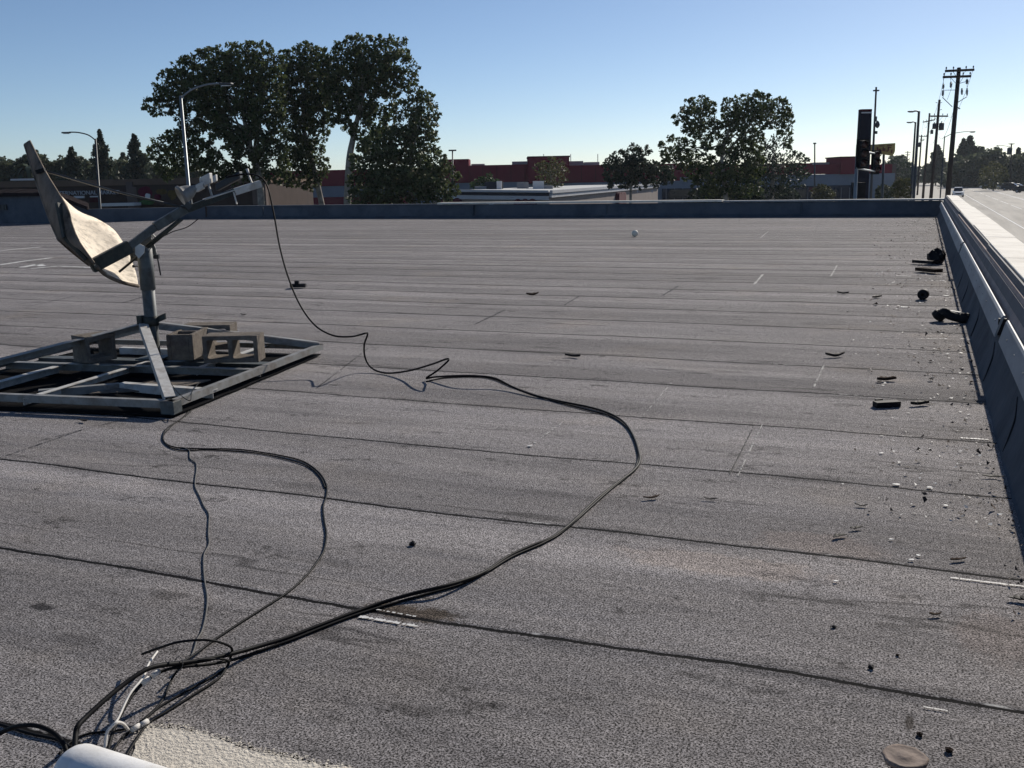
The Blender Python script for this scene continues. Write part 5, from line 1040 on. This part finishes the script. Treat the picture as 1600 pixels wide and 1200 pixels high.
for (x, y, w, h_) in [(1371, 233, 1.4, 6), (1374.5, 233.5, 3.2, 1.6), (1376.5, 236.5, 1.4, 4), (1380, 233, 1.3, 6), (1382.6, 234, 1.3, 5), (1386.5, 236, 3, 1.4), (1388, 232.5, 1.3, 6), (1391, 230.5, 3, 1.3), (1393.4, 236.5, 1.4, 5), (1378, 228, 8, 1.3), (1390, 227.6, 7, 1.2)]:
    c = pd(x, y, 75.9); mb.box(c, (w*76/F, .06, h_*76/F), CR, CF)
mb.build('worn_lettering', 'awning', bd)
mb = MB(); mb.tube([yb, pd(1381, 238, 76.2)], .09, 8); mb.build('post', 'steel_dark', ys_)

# ---------------------------------------------------------------- vehicles
def car(label, loc, heading, paint, group, suv=False, lights=True, name='parked_car'):
    t = thing(name, Vector(loc), label, 'car', group); o = Vector(loc); fx = Vector((math.sin(heading), math.cos(heading), 0)); rx = Vector((fx.y, -fx.x, 0))
    P = lambda x, y, z: o+rx*x+fx*y+Vector((0, 0, z))
    hh = .12 if suv else 0.0; top_ = 1.45+(.25 if suv else 0)
    def loft(secs, name, m, parent, bevel=.0):
        b = MB(); n = 8; vs = []
        for (y, z0, z1, w) in secs:
            c = .10*min(1, (z1-z0)*2); vs += [P(-w, y, z0+c), P(-w+c, y, z0), P(w-c, y, z0), P(w, y, z0+c), P(w, y, z1-c), P(w-c*1.3, y, z1), P(-w+c*1.3, y, z1), P(-w, y, z1-c)]
        m_ = len(secs); fs = [(i*n+j, i*n+(j+1) % n, (i+1)*n+(j+1) % n, (i+1)*n+j) for i in range(m_-1) for j in range(n)]+[tuple(reversed(range(n))), tuple(range((m_-1)*n, m_*n))]
        b.add(vs, fs, False); return b.build(name, m, parent)
    body = loft([(-2.25, .42, .80+hh, .74), (-2.1, .30, .92+hh, .86), (-1.4, .24, .95+hh, .90), (0, .22, .93+hh, .92), (1.0, .24, .92+hh, .91), (1.9, .28, .80+hh, .86), (2.2, .36, .68+hh, .74)], 'body', paint, t)
    loft([(-1.95 if suv else -1.75, .90+hh, .97+hh, .72), (-1.65 if suv else -1.15, .88+hh, top_-.06, .66), (-.2, .88+hh, top_-.02, .68), (.35, .88+hh, top_-.08, .67), (1.15, .86+hh, .95+hh, .74)], 'windows', 'glass_dark', t)
    loft([(-1.55 if suv else -1.05, top_-.07, top_+.0, .60), (-.2, top_-.06, top_+.03, .63), (.30, top_-.10, top_-.02, .60)], 'roof', paint, t)
    for sx in (-1, 1):
        for yy in (-1.35, 1.4):
            b = MB(); b.lathe(P(sx*.93, yy, .33), [(0, -.2), (.30, -.2), (.33, -.17), (.33, -.02), (.30, .0), (.20, .005), (0, .01)], 16, rx*sx); w = b.build('wheel', 'tyre', t)
            b = MB(); b.lathe(P(sx*.945, yy, .33), [(0, .01), (.17, .008), (.19, -.01)], 12, rx*sx); b.build('rim', 'car_silver', w)
        b = MB(); b.box(P(sx*.62, 2.12, .66+hh), (.3, .16, .13), rx, fx); b.build('headlight', 'lamp_glass', t, .02)
        b = MB(); b.box(P(sx*.64, -2.2, .78+hh), (.26, .10, .14), rx, fx); b.build('tail_light', 'car_red', t, .02)
        b = MB(); b.box(P(sx*1.0, .75, .98+hh), (.2, .1, .13), rx, fx); b.build('mirror', paint, t, .02)
    b = MB(); b.box(P(0, 2.21, .48+hh), (1.0, .06, .18), rx, fx); b.build('grille', 'black_rubber', t)
    return t
def at(px_, py_, z=G-.115): return pz(px_, py_, z)
def onroad(px_, py_): p = pz(px_, py_, G-.115); return p
PI = math.pi
car('white car driving towards the roof, nearest on the street', onroad(1496.5, 307.5), PI, 'car_white', 'cars on the street', True, name='moving_car')
car('silver car in the far lanes, left of a pair', onroad(1506, 287), PI-.1, 'car_silver', 'cars on the street', True, name='moving_car'); car('white car in the far lanes, right of a pair', onroad(1516.5, 288.5), PI-.1, 'car_white', 'cars on the street', True, name='moving_car')
car('tiny dark car far down the street between the poles', onroad(1452, 277), PI, 'car_dark', 'cars on the street', name='moving_car')
car('dark car half hidden behind the large utility pole', onroad(1476, 282), PI, 'car_dark', 'cars on the street', True, name='moving_car')
for (x, y, m, s_, lab) in [(1546, 295, 'car_silver', True, 'silver car parked left of the round tree'), (1557, 296, 'car_dark', True, 'dark car parked under the round tree'), (1571, 296, 'car_silver', False, 'grey car parked right of the round tree'), (1581, 297.5, 'car_dark', True, 'dark car parked by the far right utility pole'), (1590, 297, 'car_white', False, 'white car parked near the right edge of the photo'), (1602, 301, 'car_dark', False, 'dark car cut off by the right edge')]:
    p = onroad(x, y); car(lab, p, PI*.62, m, 'parked cars across the street', s_)
for (x, d, yt, m, lab) in [(1197, 72, 307, 'car_silver', 'silver car roof showing over the parapet under the dense tree'), (1222, 74, 305.5, 'car_white', 'white car roof showing over the parapet right of the silver one'), (1337, 66, 310, 'car_white', 'white car roof showing over the parapet beside the cabinet'), (1372, 76, 308, 'car_white', 'white car behind the smaller traffic signal'), (1255, 86, 306, 'car_dark', 'dark car in the lot right of the white car roof'), (1075, 84, 303, 'car_dark', 'dark car in the shade left of the sycamore trunk'), (1400, 92, 301, 'car_silver', 'silver car at the end of the store wall')]:
    p = pd(x, yt, d); car(lab, Vector((p.x, p.y, G-.115)), PI*.5+.2, m, 'cars in the lot beyond the roof', True)

hm = bpy.data.materials.new('thin_air'); hm.use_nodes = True; hn = hm.node_tree; hn.nodes.remove(hn.nodes['Principled BSDF'])
pv = hn.nodes.new('ShaderNodeVolumePrincipled'); pv.inputs['Color'].default_value = (.80, .88, 1, 1); pv.inputs['Density'].default_value = HAZE; pv.inputs['Anisotropy'].default_value = .35
hn.links.new(pv.outputs[0], hn.nodes['Material Output'].inputs['Volume']); M['thin_air'] = hm
mb = MB(); mb.box((0, 1400, 7), (3240, 3260, 23)); tag(mb.build('haze', 'thin_air'), kind='stuff')

# ---------------------------------------------------------------- camera, light, sky
cd = bpy.data.cameras.new('camera'); cam = bpy.data.objects.new('camera', cd); COL.objects.link(cam)
cd.sensor_fit = 'HORIZONTAL'; cd.sensor_width = 36; cd.lens = 36*F/1600; cd.clip_end = 12000; cd.clip_start = .05
R4x = Matrix.Identity(4)
xw, dw, fw = RW @ Vector((1, 0, 0)), RW @ Vector((0, 1, 0)), RW @ Vector((0, 0, 1))
for i in range(3): R4x[i][0], R4x[i][1], R4x[i][2], R4x[i][3] = xw[i], -dw[i], -fw[i], CAM[i]
cam.matrix_world = R4x; scene.camera = cam
AZ, EL = math.radians(10.5), math.radians(29)          # sun: degrees right of +y, elevation
sun = bpy.data.lights.new('sun', 'SUN'); sun.energy = 4.4; sun.angle = math.radians(.5); sun.color = (1, .93, .83)
so = bpy.data.objects.new('sun', sun); COL.objects.link(so)
sd = Vector((math.sin(AZ)*math.cos(EL), math.cos(AZ)*math.cos(EL), math.sin(EL)))
so.rotation_euler = sd.to_track_quat('Z', 'Y').to_euler(); so.location = (0, 0, 50)
w = bpy.data.worlds.new('World'); scene.world = w; w.use_nodes = True; nt = w.node_tree; bg = nt.nodes['Background']
sky = nt.nodes.new('ShaderNodeTexSky'); sky.sky_type = 'NISHITA'; sky.sun_disc = False; sky.sun_elevation = EL; sky.sun_rotation = AZ
sky.air_density = .66; sky.dust_density = .2; sky.ozone_density = 2.9; sky.altitude = 0
nt.links.new(sky.outputs[0], bg.inputs['Color']); bg.inputs['Strength'].default_value = .083
scene.view_settings.view_transform = 'Standard'; scene.view_settings.look = 'None'; scene.view_settings.exposure = 0.12; scene.view_settings.gamma = 1
scene.render.engine = 'CYCLES'; scene.cycles.max_bounces = 5; scene.cycles.adaptive_threshold = .02
